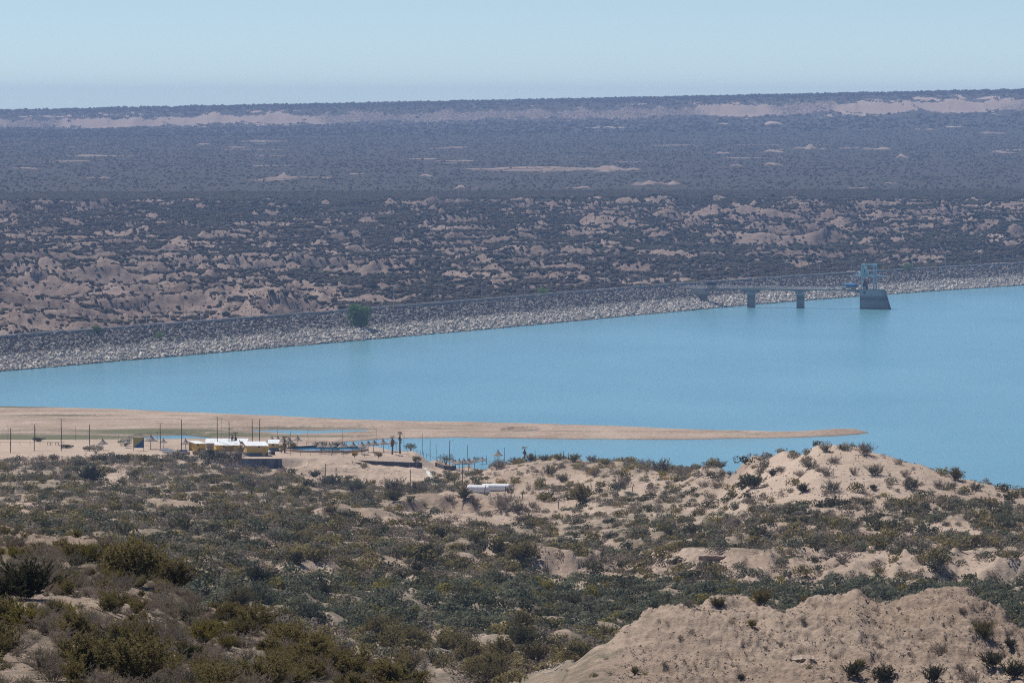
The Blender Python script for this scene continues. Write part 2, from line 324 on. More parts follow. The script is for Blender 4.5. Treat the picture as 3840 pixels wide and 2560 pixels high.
Z += moundC * (0.30 * (ridged(GX + .35 * GY + .6 * fbm(GX, GY, 3, 33, 2), GY * 0.35, 3.0, 31, 5, 0.6) - 1.0) * sstep(-4, 3, 455 - GY) + 0.12 * (ridged(GX - .3 * GY, GY * .5, 1.1, 38, 3) - .9) + 0.35 * fbm(GX, GY, 9, 36, 3) + 0.7 * (1 - np.abs(fbm(GX + .5 * GY, GY * .4, 13, 39, 2)) * 2.2) + 0.11 * fbm(GX, GY * .7, 0.7, 35, 4, .7) + .10 * (ridged(GX + .8 * GY, GY * .6, 1.8, 37, 3) - .9))
Z += 0.25 * dune * fbm(GX, GY, 6, 40, 4)
for cx_, wx_, yb_, hb_ in [(1690, 230, 1126, 3.2), (1180, 120, 735, 2.2), (1480, 130, 800, 1.5), (2130, 190, 872, 2.6), (1800, 150, 905, 1.8), (620, 130, 1010, 1.6), (2420, 120, 960, 1.8), (430, 90, 760, 1.6), (1330, 160, 1010, 2.0), (3500, 250, 945, 1.6)]:
    yy_ = yb_ + 14 * fbm(GX, GY * 0, 22, int(cx_), 4); win = np.exp(-(np.abs(GC - cx_) / wx_) ** 4)
    Z += win * hb_ * sstep(yy_, yy_ + 7, GY) * (1 - sstep(yy_ + 12, yy_ + 95, GY)) * (1 + .3 * fbm(GX, GY, 9, 77, 3))
bank = sstep(1440, 1470, GY) * (1 - sstep(1500, 1506, GY)) * sstep(1060, 1120, GC) * (1 - sstep(1560, 1700, GC))
Z += bank * 0.5 * (ridged(GX, GY, 6, 51, 4) - 0.8)
shoreR = sstep(1500, 1540, GY) * (1 - sstep(1700, 1720, GY)) * sstep(1640, 1700, GC)
Z += shoreR * 0.3 * fbm(GX, GY, 12, 44, 3)
# erosion terraces on the pale mounds and scarps: harder strata stand out as small steps
def strata(z, h, k): 
    q = z / h; f = q - np.floor(q); return (np.floor(q) + sstep(0.5 - k, 0.5 + k, f)) * h
Z = Z * (1 - 0.35 * moundC) + 0.35 * moundC * strata(Z + 0.5 * fbm(GX, GY, 10, 61, 4), 0.9, 0.3)
stw = 0.6 * sstep(820, 850, GY) * (1 - sstep(1000, 1030, GY)) * sstep(1050, 1300, GC)
Z = Z * (1 - stw) + stw * strata(Z + 0.8 * fbm(GX, GY, 30, 65, 4), 1.5, 0.14)
scarp = sstep(845, 850, GY) * (1 - sstep(872, 880, GY)) * sstep(2450, 2600, GC)
Z += scarp * 1.2 * (ridged(GX, GY * .4, 9, 71, 4) - 0.95)
# the sand spit and its pools, outlined where the lake meets it
y0 = 1280 - F * np.tan(np.arctan2(0 - HC, NR)[:, None] + PITCH) + 0 * GC          # image row of the waterline at this depth
spitT = [(-900,1518),(0,1522),(400,1532),(700,1545),(1000,1557),(1300,1572),(1700,1581),(2050,1588),(2417,1600),(2520,1606),(2700,1613),(2900,1618),(3010,1617),(3080,1612),(3151,1606),(3205,1608),(3257,1619),(3262,1621)]
spitB = [(-900,1700),(1230,1700),(1285,1657),(1400,1648),(1500,1643),(1700,1640),(2122,1646),(2600,1648),(2988,1641),(3130,1635),(3220,1628),(3262,1621.5)]
wob = 1.6 * fbm(GX, GY, 26, 80, 4)
wt = ip(NX, spitT)[None, :] + wob; wb = ip(NX, spitB)[None, :] + wob
ins = np.minimum(y0 - wt, wb - y0)
ins = np.where((GC > 3262), -10, ins)
def pool(x0, x1, pts_c, hh):      # long pool: centre row by column, half height by column
    c = ip(NX, pts_c)[None, :]; h = ip(NX, hh)[None, :]
    return np.where((GC > x0) & (GC < x1), h - np.abs(y0 - c) + 1.4 * fbm(GX, GY, 14, 90, 4), -10)
pw = pool(480, 860, [(480, 1650), (560, 1641), (700, 1640), (800, 1647), (860, 1651)], [(480, -3), (560, 6), (680, 9), (770, 6), (860, -3)])
pw = np.maximum(pw, pool(860, 1440, [(860, 1618), (1200, 1619), (1440, 1610)], [(860, -2), (960, 5.0), (1100, 8), (1250, 6), (1360, 3), (1440, -3)]))
pw = np.maximum(pw, pool(1880, 2070, [(1900, 1622), (1960, 1619), (2060, 1611)], [(1880, -3), (1930, 2.5), (2020, 3.5), (2070, -3)]))
lev = np.clip(ins * 0.07, -1.5, 0.9)
lev = np.where(ins > 0, lev * (1 + 0.5 * fbm(GX, GY, 40, 95, 3)) + 0.05, lev)
lev = np.where(pw > -6, np.minimum(lev, -pw * 0.06 + 0.02), lev)
sp = sstep(1740, 1800, GY)
Z = np.where(GC < 1300, Z * (1 - sp) + lev * sp, Z * (1 - sstep(1700, 1745, GY)) + lev * sstep(1700, 1745, GY))
Z = np.where((GC >= 1300) & (ins < 0) & (GY > 1745), np.minimum(lev, -0.3), Z)
# where the ground is hidden by low scrub, and how pale the soil is
VEG = 0.12 + 0 * Z; TONE = 0.25 + 0.25 * fbm(GX, GY, 60, 101, 3)
def blob(cx, cy, rx, ry, a=1.0, Y=None):     # influence ellipse in columns / rows of the ground seen from the viewpoint
    return a * np.exp(-((GC - cx) / rx) ** 2 - ((IMY - cy) / ry) ** 2)
IMY = 1280 - F * np.tan(np.arctan2(Z - HC, NR[:, None]) + PITCH)
runmax = np.maximum.accumulate((Z - HC) / GY, 0)
BARE = np.zeros_like(Z)
far_n = GY > 560
for cx, cy, rx, ry, a in [(3200,1760,480,105,1.0),(2950,1790,300,70,.9),(1700,1940,200,38,1.0),(1450,1950,120,40,.6),(2030,1900,190,32,1.0),(1800,1862,170,22,1),(1270,1780,210,36,1.0),(1560,1720,60,25,1.2),
        (90,1905,110,26,1.0),(1130,2150,130,34,.9),(1480,2120,120,30,.5),(1560,2190,150,22,.5),(1900,2085,160,40,.6),(2130,2140,170,50,.85),(2200,2060,130,25,.5),(2000,1790,260,40,.6),(2350,1830,160,26,.5),
        (2620,2110,180,45,.8),(2900,2130,260,48,.9),(3250,2120,240,52,.9),(3600,2130,260,45,.9),(3700,1990,200,35,.8),(3300,2000,200,20,.6),(3000,1985,150,14,.8),(2700,1900,130,20,.4),(3720,1860,140,25,.7),
        (1180,1900,60,30,.4),(900,1990,60,20,.5),(420,1760,40,15,.8),(150,1705,300,22,1.3),(430,1800,50,25,.5),(620,1850,60,22,.4),(2450,1800,100,22,.5),(700,1900,40,30,.5)]:
    BARE = np.maximum(BARE, np.where(far_n, blob(cx, cy, rx, ry, a), 0))
BARE = np.maximum(BARE, built * 1.2); BARE = np.maximum(BARE, pad * 1.2); BARE = np.maximum(BARE, moundC * 0.8)
BARE = np.maximum(BARE, bank)
NB = np.zeros_like(Z)
for cx, cy, rx, ry, a in [(180,1985,210,60,1.3),(60,2255,420,26,1.0),(330,2265,110,22,.8),(500,2330,90,45,.8),(600,2400,80,40,.7),(640,2460,60,30,.6),(60,2480,70,40,.4),(0,2530,60,60,.5),(900,2450,60,30,.3),(30,1900,400,60,.4)]:
    NB = np.maximum(NB, np.where(GY < 300, blob(cx, cy, rx, ry, a), 0))
BARE = np.maximum(BARE, NB)
BARE = np.where(GY > 1740, 1.0, BARE)
VEG = np.where(GY < 1500, 0.40 * (1 - np.clip(BARE, 0, 1)) + 0.05, 0.1)
ongreen = np.where(GY > 1700, np.maximum.reduce([1.0*np.exp(-((GC-150)/360)**2-((IMY-1640)/14)**2), .85*np.exp(-((GC-560)/260)**2-((IMY-1618)/12)**2), .7*np.exp(-((GC-820)/260)**2-((IMY-1630)/14)**2),
     .6*np.exp(-((GC-1100)/320)**2-((IMY-1605)/6)**2), .55*np.exp(-((GC-1100)/300)**2-((IMY-1634)/6)**2), .6*np.exp(-((GC-60)/140)**2-((IMY-1524)/5)**2), .5*np.exp(-((GC-200)/200)**2-((IMY-1556)/3)**2), .45*np.exp(-((GC-1650)/200)**2-((IMY-1606)/5)**2)]), 0)
VEG = np.where(GY > 1700, 0.16 + 0.55 * ongreen + 0.12 * fbm(GX, GY, 30, 111, 3), VEG)
BND = fbm(GX / 60, y0 + 0 * GX, 5.0, 121, 4); TONE = np.clip(np.where(GY > 1700, 0.02 + 0.30 * BND + .15 * fbm(GX, GY, 50, 128, 3), TONE), 0, 1)
VEG = np.where(GY > 1700, VEG + 0.08 + 0.16 * fbm(GX / 40, y0, 7, 125, 3), VEG)
TONE = np.clip(TONE + 0.35 * dune + 0.2 * built, 0, 0.9)
m_near = soil_mat('desert_soil', (0.275, 0.203, 0.152), (0.36, 0.276, 0.212), (0.435, 0.346, 0.274), (0.135, 0.122, 0.085), 1.0, 0.30, 1.0, 0.5)
ground = grid_mesh('ground', GX, GY, Z, m_near, {'veg': VEG, 'tone': TONE, 'grass': np.clip(ongreen * (.66 + .5 * fbm(GX / 4, GY, 12, 129, 4)), 0, 1)}); tag(ground, kind='structure', label='sandy desert ground with eroded slopes above the lake')

def gz(X, Y):       # ground height at a point (near terrain)
    u = X / Y
    ci = float(ui(u)); c0 = int(ci); fc = ci - c0
    r0 = int(np.clip(np.searchsorted(NR, Y) - 1, 0, len(NR) - 2)); fr = min(1, max(0, (Y - NR[r0]) / (NR[r0 + 1] - NR[r0])))
    return float((Z[r0, c0] * (1 - fc) + Z[r0, c0 + 1] * fc) * (1 - fr) + (Z[r0 + 1, c0] * (1 - fc) + Z[r0 + 1, c0 + 1] * fc) * fr)
def hit(x, y, ymin=40, ymax=2100):     # first ground point on the sight line through a photo pixel
    u, w = ray(x, y); c0 = int(round(float(ui(u))))
    zr = HC + w * NR; ok = np.where((Z[:, c0] >= zr) & (NR >= ymin) & (NR <= ymax))[0]
    if len(ok) == 0: return None
    Y = NR[ok[0]]; return Vector((u * Y, Y, gz(u * Y, Y)))

# ------------------------------------------------------------------ dam line and far terrain
def smooth_curve(pts, n):
    pts = [Vector(p) for p in pts]; out = []
    for i in range(len(pts) - 1):
        p0 = pts[max(i - 1, 0)]; p1 = pts[i]; p2 = pts[i + 1]; p3 = pts[min(i + 2, len(pts) - 1)]
        for k in range(n):
            t = k / n
            out.append(0.5 * ((2 * p1) + (p2 - p0) * t + (2 * p0 - 5 * p1 + 4 * p2 - p3) * t * t + (3 * p1 - p0 - 3 * p2 + p3) * t ** 3))
    out.append(pts[-1]); return out
ZC = 10.0
crest_px = [(0, 1269), (638, 1221), (1500, 1155), (2560, 1070), (3229, 1025), (3840, 990)]
cr = [at_z(x, y, ZC) for x, y in crest_px]
e0 = (cr[0] - cr[1]).normalized(); e1 = (cr[-1] - cr[-2]).normalized()
cr = [cr[0] + e0 * 260] + cr + [cr[-1] + e1 * 320]
CREST = smooth_curve(cr, 14)
def cn(i):     # unit vector along the dam and the one pointing to the water
    d = (CREST[min(i + 1, len(CREST) - 1)] - CREST[max(i - 1, 0)]).normalized()
    return d, Vector((d.y, -d.x, 0))
cu = np.array([p.x / p.y for p in CREST]); cY = np.array([p.y for p in CREST])
FU = np.linspace(-0.125, 0.125, 800)
FR = rows([(2250, 3600, 3), (3600, 4800, 4), (4800, 7000, 14), (7000, 9800, 26), (9800, 11400, 8), (11400, 13001, 100)])
HY = FR[:, None] * np.ones_like(FU)[None, :]; HX = FR[:, None] * FU[None, :]; HCc = 1920 + FU[None, :] * F + 0 * HY
yc = np.interp(FU, cu, cY)[None, :]; D = HY - yc
xr = np.clip((HCc) / 3840, 0, 1)
def fz(y, Yd): return HC + yslope(y) * Yd
farL = [(2100,(5,)),(2400,(6,)),(2700,(9,)),(3100,(13,)),(3600,(17,)),(4300,800),(4700,757),(4900,748),(5300,702),(6000,650),(7000,590),(8000,548),(9000,520),(10500,492),(10900,487),(10990,484),(11030,446),(11300,437),(11800,423),(12600,413),(13500,418),(15001,430)]
farR = [(2100,(5,)),(2400,(6,)),(2700,(8,)),(3100,(9,)),(3500,(11,)),(3800,(16,)),(4300,795),(4600,752),(4800,742),(5300,697),(6000,640),(7000,585),(8000,535),(9000,478),(9900,425),(10000,412),(10045,368),(10300,358),(10800,346),(11600,337),(13500,345),(15001,360)]
def colf(l):
    return np.interp(FR, [p[0] for p in l], [(p[1][0] if isinstance(p[1], tuple) else float(fz(p[1], p[0]))) for p in l])
zL, zR = colf(farL), colf(farR)
# skyline and scarp shift gradually from left to right
def warpmix():
    out = np.empty_like(HY); n = len(FU)
    for c in range(n):
        t = float(np.clip((HCc[0, c]) / 3840, -0.2, 1.2))
        a = np.interp(FR + 990 * t * sstep(8500, 9700, FR), FR, zL); b = np.interp(FR - 990 * (1 - t) * sstep(8500, 9700, FR), FR, zR)
        out[:, c] = a * (1 - t) + b * t
    return out
ZF = warpmix()
hillsw = sstep(15, 130, D) * (1 - sstep(4450, 4950, HY)) 
lowc = 0.55 + 0.45 * sstep(-0.2, 0.5, fbm(HX, HY, 420, 200, 2)) + 0.35 * sstep(1500, 0, HCc) * sstep(3700, 3000, HY)
HXw = HX + 40 * fbm(HX, HY, 180, 205, 3) - .35 * HY; HYw = HY + 60 * fbm(HX, HY, 200, 208, 3)
R1 = ridged(HXw, HYw * .8, 120, 210, 6, 0.56)
hill = 8.0 * (R1 - 0.8) * lowc + 2.0 * fbm(HX, HY, 220, 220, 3) + 1.0 * fbm(HX, HY, 16, 226, 3) + 1.0 * (ridged(HXw, HYw * .7, 26, 228, 4, .6) - .9)
ZF += hillsw * hill
ZF = ZF * (1 - .4 * hillsw) + .4 * hillsw * strata(ZF + 2.0 * fbm(HX, HY, 120, 221, 3), 2.6, 0.16)
plainw = sstep(4900, 5600, HY) * (1 - sstep(8800, 9600, HY))
ZF += plainw * (1.2 * fbm(HX, HY, 500, 230, 3) + 0.5 * fbm(HX, HY, 120, 233, 3))
scw = np.exp(-((HY - (11050 - 960 * np.clip(xr, 0, 1))) / 420) ** 2)
ZF += scw * (4.0 * fbm(HX, HY * 0.5, 190, 240, 4) + 4.0 * (ridged(HX + .3 * HY, HY * 0.35, 80, 245, 5, .6) - 0.9))
FIM = 1280 - F * np.tan(np.arctan2(ZF - HC, FR[:, None]) + PITCH)
MB_ = np.zeros_like(ZF)
moundsF = [(1065,668,45,16),(1590,665,40,9),(2110,640,260,12),(2300,645,120,14),(2030,652,60,9),(2450,700,120,22),(2900,572,60,6),(3030,565,80,16),(3180,562,60,14),(3290,565,80,10),(3370,597,45,12),(2700,578,60,6),
           (2740,625,50,8),(2900,622,60,8),(3480,490,60,10),(3560,480,60,8),(1340,655,40,5),(760,545,60,5),(380,668,60,5),(100,635,60,5),(2280,483,80,8),(3750,575,70,8),(2900,470,60,9),(2700,470,40,7),(3350,690,40,5),(3220,708,40,5),(1750,710,60,10),(2170,708,60,6)]
for (mx, my, mw, mh) in moundsF:
    w_ = float(yslope(my)); c = int(np.clip(((mx - 1920) / F - FU[0]) / (FU[1] - FU[0]), 0, len(FU) - 1))
    ok = np.where((ZF[:, c] >= HC + w_ * FR) & (FR > 4800))[0]
    if not len(ok): continue
    Ym = FR[ok[0]]; s = Ym / F
    g = np.exp(-((HX - (mx - 1920) * s) / (mw * s)) ** 2 - ((HY - Ym) / (mw * s * 1.6)) ** 2) 
    g *= np.clip(0.45 + 1.2 * fbm(HX, HY, mw * s * 0.8, int(mx), 3), 0, 1.6)
    ZF += g * mh * s * 1.1; MB_ = np.maximum(MB_, np.clip(g * 1.6, 0, 1))
ZF = np.where(D < 20, np.minimum(ZF, 4 - (20 - D) * 0.25), ZF); ZF = np.maximum(ZF, -8)
# slope decides where soil lies bare
gy = np.gradient(ZF, axis=0) / np.gradient(FR)[:, None]; gx = np.gradient(ZF, axis=1) / (HX[:, 1:2] - HX[:, 0:1])
SL = np.hypot(gx, gy)
BF = sstep(0.21, 0.42, gy + .25 * np.abs(gx) + 0.14 * fbm(HX, HY, 50, 250, 4) + 0.16 * fbm(HX, HY, 380, 255, 3) + .12 * sstep(3400, 2600, HY) * sstep(2400, 300, HCc) - .05 * sstep(3000, 4200, HY)) * (HY + 500 * fbm(HX, HY, 300, 257, 3) < 4900)
BF = np.maximum(BF, 0.9 * sstep(60, 20, D) * (D > -50) * sstep(-0.3, 0.3, fbm(HX, HY, 70, 260, 3)))
BF = np.maximum(BF, MB_)
cl = sstep(0.19, 0.34, SL - .03 + 0.10 * fbm(HX, HY * .3, 90, 263, 4) + .07 * fbm(HX, HY, 700, 264, 2)) * (scw > 0.2)
cl = cl * (.62 + .38 * sstep(-.25, .15, fbm(HX, HY * .5, 420, 266, 4))); BF = np.maximum(BF, np.clip(cl, 0, 1) * 0.95)
BF = np.maximum(BF, plainw * 0.75 * sstep(0.66, 0.85, fbm(HX, HY * 0.6, 150, 270, 4)))
FVEG = np.where(HY < 4950, 0.62 * (1 - BF) + 0.10 * BF, 1.15 * (1 - BF) - 0.0 * BF)
FT = np.clip(0.15 + 0.8 * (HY > 9000) + 0.3 * fbm(HX, HY, 90, 280, 3) + 0.3 * MB_, 0, 1)
m_far = soil_mat('far_soil', (0.155, 0.115, 0.098), (0.215, 0.160, 0.135), (0.29, 0.225, 0.188), (0.056, 0.052, 0.048), 0.35, 1.0, 0.6, 0.22)
terr = grid_mesh('terrain', HX, HY, ZF, m_far, {'veg': FVEG, 'tone': FT}); tag(terr, kind='structure', label='scrub covered badlands and plain rising to a flat pale scarp')
def fgz(X, Y):
    u = X / Y; ci = np.clip((u - FU[0]) / (FU[1] - FU[0]), 0, len(FU) - 1.001); c0 = int(ci); fc = ci - c0
    r0 = int(np.clip(np.searchsorted(FR, Y) - 1, 0, len(FR) - 2)); fr = (Y - FR[r0]) / (FR[r0 + 1] - FR[r0])
    return float((ZF[r0, c0] * (1 - fc) + ZF[r0, c0 + 1] * fc) * (1 - fr) + (ZF[r0 + 1, c0] * (1 - fc) + ZF[r0 + 1, c0 + 1] * fc) * fr)
def fhit(x, y, ymin=2300):
    u, w = ray(x, y); c0 = int(np.clip(round((u - FU[0]) / (FU[1] - FU[0])), 0, len(FU) - 1))
    ok = np.where((ZF[:, c0] >= HC + w * FR) & (FR >= ymin))[0]
    if len(ok) == 0: return None
    Y = FR[ok[0]]; return Vector((u * Y, Y, fgz(u * Y, Y)))

# ------------------------------------------------------------------ lake
m, nt, b = new_mat('lake_water')
geo = nd(nt, 'ShaderNodeNewGeometry')
mp = nd(nt, 'ShaderNodeMapping'); mp.inputs['Scale'].default_value = (1, 0.45, 1); mp.inputs['Rotation'].default_value = (0, 0, 0.3); nt.links.new(geo.outputs['Position'], mp.inputs[0])
w1 = noise(nt, mp.outputs[0], 0.9, 5, 0.65); w2 = noise(nt, mp.outputs[0], 0.010, 3, 0.5)
cc = ramp(nt, w2.outputs[0], [(0.35, (0.105, 0.275, 0.335)), (0.65, (0.135, 0.325, 0.385))])
nt.links.new(cc.outputs[0], b.inputs['Base Color'])
b.inputs['Roughness'].default_value = 0.16; b.inputs['IOR'].default_value = 1.33; b.inputs['Specular IOR Level'].default_value = 0.5
bump(nt, b, w1.outputs[0], 1.0, 0.35)
MW = M(); MW.add([(-700, 1500, 0), (700, 1500, 0), (900, 4200, 0), (-900, 4200, 0)], [(0, 1, 2, 3)])
tag(MW.build('water', m), kind='structure', label='calm turquoise blue reservoir water')

# ------------------------------------------------------------------ dam
m_dam = soil_mat('dam_fill', (0.16, 0.15, 0.14), (0.20, 0.19, 0.175), (0.24, 0.225, 0.21), (0.12, 0.11, 0.1), 2.0, 0.5)
m_conc = simple('parapet_concrete', (0.24, 0.25, 0.26), 0.9, 0.25, 0.3)
m_road = simple('crest_gravel', (0.30, 0.27, 0.24), 1.0, 0.2, 0.3)
dam = thing('dam', 'long curving rockfill dam with a concrete parapet closing the reservoir', 'dam')
bd, rd, wl, rl = M(), M(), M(), M()
SLP = 37.0; ROADW = 9.0
prev = None
for i, p in enumerate(CREST):
    d, n = cn(i); q = Vector((p.x, p.y, 0))
    ws = [q + n * (SLP + 40) + Vector((0, 0, -10.5)), q + n * 0.0 + Vector((0, 0, ZC)), q - n * ROADW + Vector((0, 0, ZC)), q - n * (ROADW + 18) + Vector((0, 0, 0))]
    rw = [q + n * -0.35 + Vector((0, 0, ZC + .12)), q - n * (ROADW - 0.5) + Vector((0, 0, ZC + .12))]
    pw_ = [q + n * .35 + Vector((0,0,ZC-.3)), q - n * .05 + Vector((0,0,ZC-.3)), q - n * .05 + Vector((0,0,ZC+1.05)), q + n * .35 + Vector((0,0,ZC+1.05))]
    pr_ = [q - n * .95 * ROADW + Vector((0,0,ZC+.55)), q - n * (.95 * ROADW + .12) + Vector((0,0,ZC+.55)), q - n * (.95 * ROADW + .12) + Vector((0,0,ZC+.85)), q - n * .95 * ROADW + Vector((0,0,ZC+.85))]
    for mm, cur in ((bd, ws), (rd, rw), (wl, pw_), (rl, pr_)):
        o = len(mm.v); k = len(cur); mm.v += [tuple(c) for c in cur]
        if i:
            rng = range(k if k == 4 and mm is not bd else k - 1)
            for j in rng: mm.f.append((o - k + j, o - k + (j + 1) % k, o + (j + 1) % k, o + j))
bd.build('embankment', m_dam, dam); rd.build('crest_road', m_road, dam); wl.build('parapet_wall', m_conc, dam)
m_rail = simple('galvanised_rail', (0.6, 0.6, 0.6), 0.5, 0.1, 1)
rl.build('guard_rail', m_rail, dam)
# ------------------------------------------------------------------ rockfill, shrubs: shapes
def leaf_mat(name, lo, hi, tr=0.0):
    m, nt, b = new_mat(name)
    oi = nd(nt, 'ShaderNodeObjectInfo'); tc = nd(nt, 'ShaderNodeNewGeometry')
    n = noise(nt, tc.outputs['Position'], 2.3, 3)
    ad = nd(nt, 'ShaderNodeMath', operation='MULTIPLY_ADD'); ad.inputs[1].default_value = 0.6; nt.links.new(oi.outputs['Random'], ad.inputs[0])
    mu = nd(nt, 'ShaderNodeMath', operation='MULTIPLY'); mu.inputs[1].default_value = 0.5; nt.links.new(n.outputs[0], mu.inputs[0]); nt.links.new(mu.outputs[0], ad.inputs[2])
    r = ramp(nt, ad.outputs[0], [(0.15, lo), (0.75, hi)])
    nt.links.new(r.outputs[0], b.inputs['Base Color']); b.inputs['Roughness'].default_value = 0.8
    b.inputs['Specular IOR Level'].default_value = 0.1
    tr_ = nd(nt, 'ShaderNodeBsdfTranslucent'); nt.links.new(r.outputs[0], tr_.inputs[0]); mx = nd(nt, 'ShaderNodeMixShader'); mx.inputs[0].default_value = 0.35
    nt.links.new(b.outputs[0], mx.inputs[1]); nt.links.new(tr_.outputs[0], mx.inputs[2]); nt.links.new(mx.outputs[0], nt.nodes['Material Output'].inputs[0])
    return m
LM = {
 'olive':  leaf_mat('olive_leaves', (0.135, 0.108, 0.044), (0.250, 0.205, 0.085)),
 'twig':   leaf_mat('grey_twigs', (0.152, 0.120, 0.094), (0.280, 0.228, 0.180)),
 'grey':   leaf_mat('grey_green_leaves', (0.140, 0.124, 0.088), (0.248, 0.224, 0.164)),
 'dark':   leaf_mat('dark_green_leaves', (0.052, 0.053, 0.026), (0.100, 0.096, 0.046)),
 'dry':    leaf_mat('dry_straw', (0.280, 0.210, 0.120), (0.420, 0.320, 0.190)),
 'valley': leaf_mat('blue_green_leaves', (0.088, 0.098, 0.062), (0.160, 0.168, 0.108)),
 'yellow': leaf_mat('yellow_green_leaves', (0.152, 0.132, 0.036), (0.272, 0.224, 0.052)),
 'bloom':  leaf_mat('orange_yellow_bloom', (0.280, 0.190, 0.035), (0.480, 0.320, 0.050)),
 'bright': leaf_mat('fresh_green_leaves', (0.110, 0.200, 0.040), (0.200, 0.320, 0.070)),
 'tree':   leaf_mat('willow_leaves', (0.055, 0.125, 0.038), (0.120, 0.220, 0.065)),
}
m_stem = simple('bush_stems', (0.13, 0.105, 0.085), 0.9, 0.3, 3)
m_stemp = simple('bleached_stems', (0.30, 0.27, 0.24), 0.9, 0.3, 3)
def shrub_mesh(rnd, ns, h, sp, leafn, ls, branchy=2, droop=0.0, up=0.35, seg=4, thick=0.012, leaflen=1.8):
    """stems fan out from the base, fork, and carry small leaf faces along their outer part"""
    st, lf = M(), M()
    lv, lfc = [], []
    def leafat(p, d):
        a = Vector((rnd.uniform(-1, 1), rnd.uniform(-1, 1), rnd.uniform(-0.6, 1))).normalized()
        dd = (d * 0.7 + a * 0.8).normalized(); s = a.cross(dd)
        if s.length < 1e-3: return
        s = s.normalized() * ls * 0.5 * rnd.uniform(.7, 1.3); L = dd * ls * leaflen * rnd.uniform(.6, 1.3)
        o = len(lv); lv.extend([tuple(p), tuple(p + s + L * .5), tuple(p + L), tuple(p - s + L * .5)]); lfc.append((o, o+1, o+2, o+3))
    def stem(p, d, L, r, lvl):
        pts = [p]; n = seg if lvl == 0 else 3
        for k in range(n):
            d = (d + Vector((rnd.gauss(0, .16), rnd.gauss(0, .16), rnd.gauss(0.03 - droop * .1, .10)))).normalized()
            p = p + d * L / n; pts.append(p)
            if lvl < branchy and k >= 0:
                for _ in range(rnd.choice((1, 2, 2)) if lvl == 0 else 1):
                    q = (d + Vector((rnd.gauss(0, .55), rnd.gauss(0, .55), rnd.gauss(.15, .35)))).normalized()
                    stem(p, q, L * rnd.uniform(.3, .5), r * .55, lvl + 1)
            if lvl or k > 1:
                for _ in range(leafn): leafat(p - d * L / n * rnd.random(), d)
        st.tube(pts, [r * (1 - .8 * i / n) for i in range(len(pts))], 3, False)
    for i in range(ns):
        t = 2 * math.pi * (i + rnd.random()) / ns; e = rnd.uniform(0.15, 1.0) ** 0.7
        d = Vector((math.cos(t) * e * sp, math.sin(t) * e * sp, up + (1 - e) * 0.8 + .25)).normalized()
        stem(Vector((math.cos(t) * .08, math.sin(t) * .08, -0.05)), d, h * rnd.uniform(.75, 1.12), thick * rnd.uniform(.7, 1.3), 0)
    lf.v, lf.f = lv, lfc
    return st, lf
def blob_mesh(rnd, n, ls, flat=0.75):
    """small distant shrub: leaf faces through a dome, radius 1, height about 1.1"""
    lf = M()
    cl = [(rnd.gauss(0, .38), rnd.gauss(0, .38), rnd.uniform(.15, .8)) for _ in range(7)]
    for _ in range(n):
        c = rnd.choice(cl); r = rnd.uniform(.5, 1) ** .5 * .48
        v = Vector((rnd.gauss(0, 1), rnd.gauss(0, 1), rnd.gauss(0, .9))).normalized()
        p = Vector(c) + v * r; p.z = abs(p.z) * flat * 1.25
        a = (v + Vector((rnd.gauss(0, .5), rnd.gauss(0, .5), rnd.gauss(0, .5)))).normalized()
        s = a.cross(Vector((rnd.gauss(0, 1), rnd.gauss(0, 1), rnd.gauss(0, 1)))).normalized() * ls * rnd.uniform(.6, 1.3); t = a.cross(s).normalized() * ls * rnd.uniform(.6, 1.3)
        lf.add([p - s, p - t, p + s, p + t], [(0, 1, 2, 3)])
    return lf
rnd = random.Random(7)
# species: (kind, foliage material, stem material, per-variant parameters)
SPEC = {
 'olive':  dict(ns=26, h=1.15, sp=.75, leafn=9, ls=.030, up=.45, leaflen=2.6),
 'twig':   dict(ns=24, h=1.0, sp=.95, leafn=6, ls=.014, up=.35, leaflen=4.5),
 'grey':   dict(ns=22, h=.95, sp=1.0, leafn=10, ls=.028, up=.3, leaflen=1.6),
 'dark':   dict(ns=26, h=1.1, sp=.8, leafn=11, ls=.036, up=.45, leaflen=1.8),
 'dry':    dict(ns=46, h=.55, sp=.8, leafn=3, ls=.018, branchy=0, up=.4, leaflen=7, thick=.006),
 'yellow': dict(ns=22, h=1.1, sp=.75, leafn=9, ls=.030, up=.45, leaflen=2.2),
 'valley': dict(ns=22, h=1.1, sp=.9, leafn=9, ls=.038, up=.4, leaflen=1.8),
}
PROTO = {}
for k, prm in SPEC.items():
    PROTO[k] = []
    for v in range(3):
        st, lf = shrub_mesh(rnd, **prm)
        PROTO[k].append((st.mesh('stems', m_stemp if k in ('twig',) else m_stem), lf.mesh('foliage', LM[k])))
MIDP = {}
for k in ('olive', 'twig', 'grey', 'dark', 'valley', 'yellow', 'bloom', 'dry', 'bright'):
    MIDP[k] = [blob_mesh(rnd, {'twig': 190, 'dry': 120}.get(k, 230), {'twig': .075, 'dry': .06}.get(k, .10)).mesh('foliage', LM[k]) for _ in range(3)]
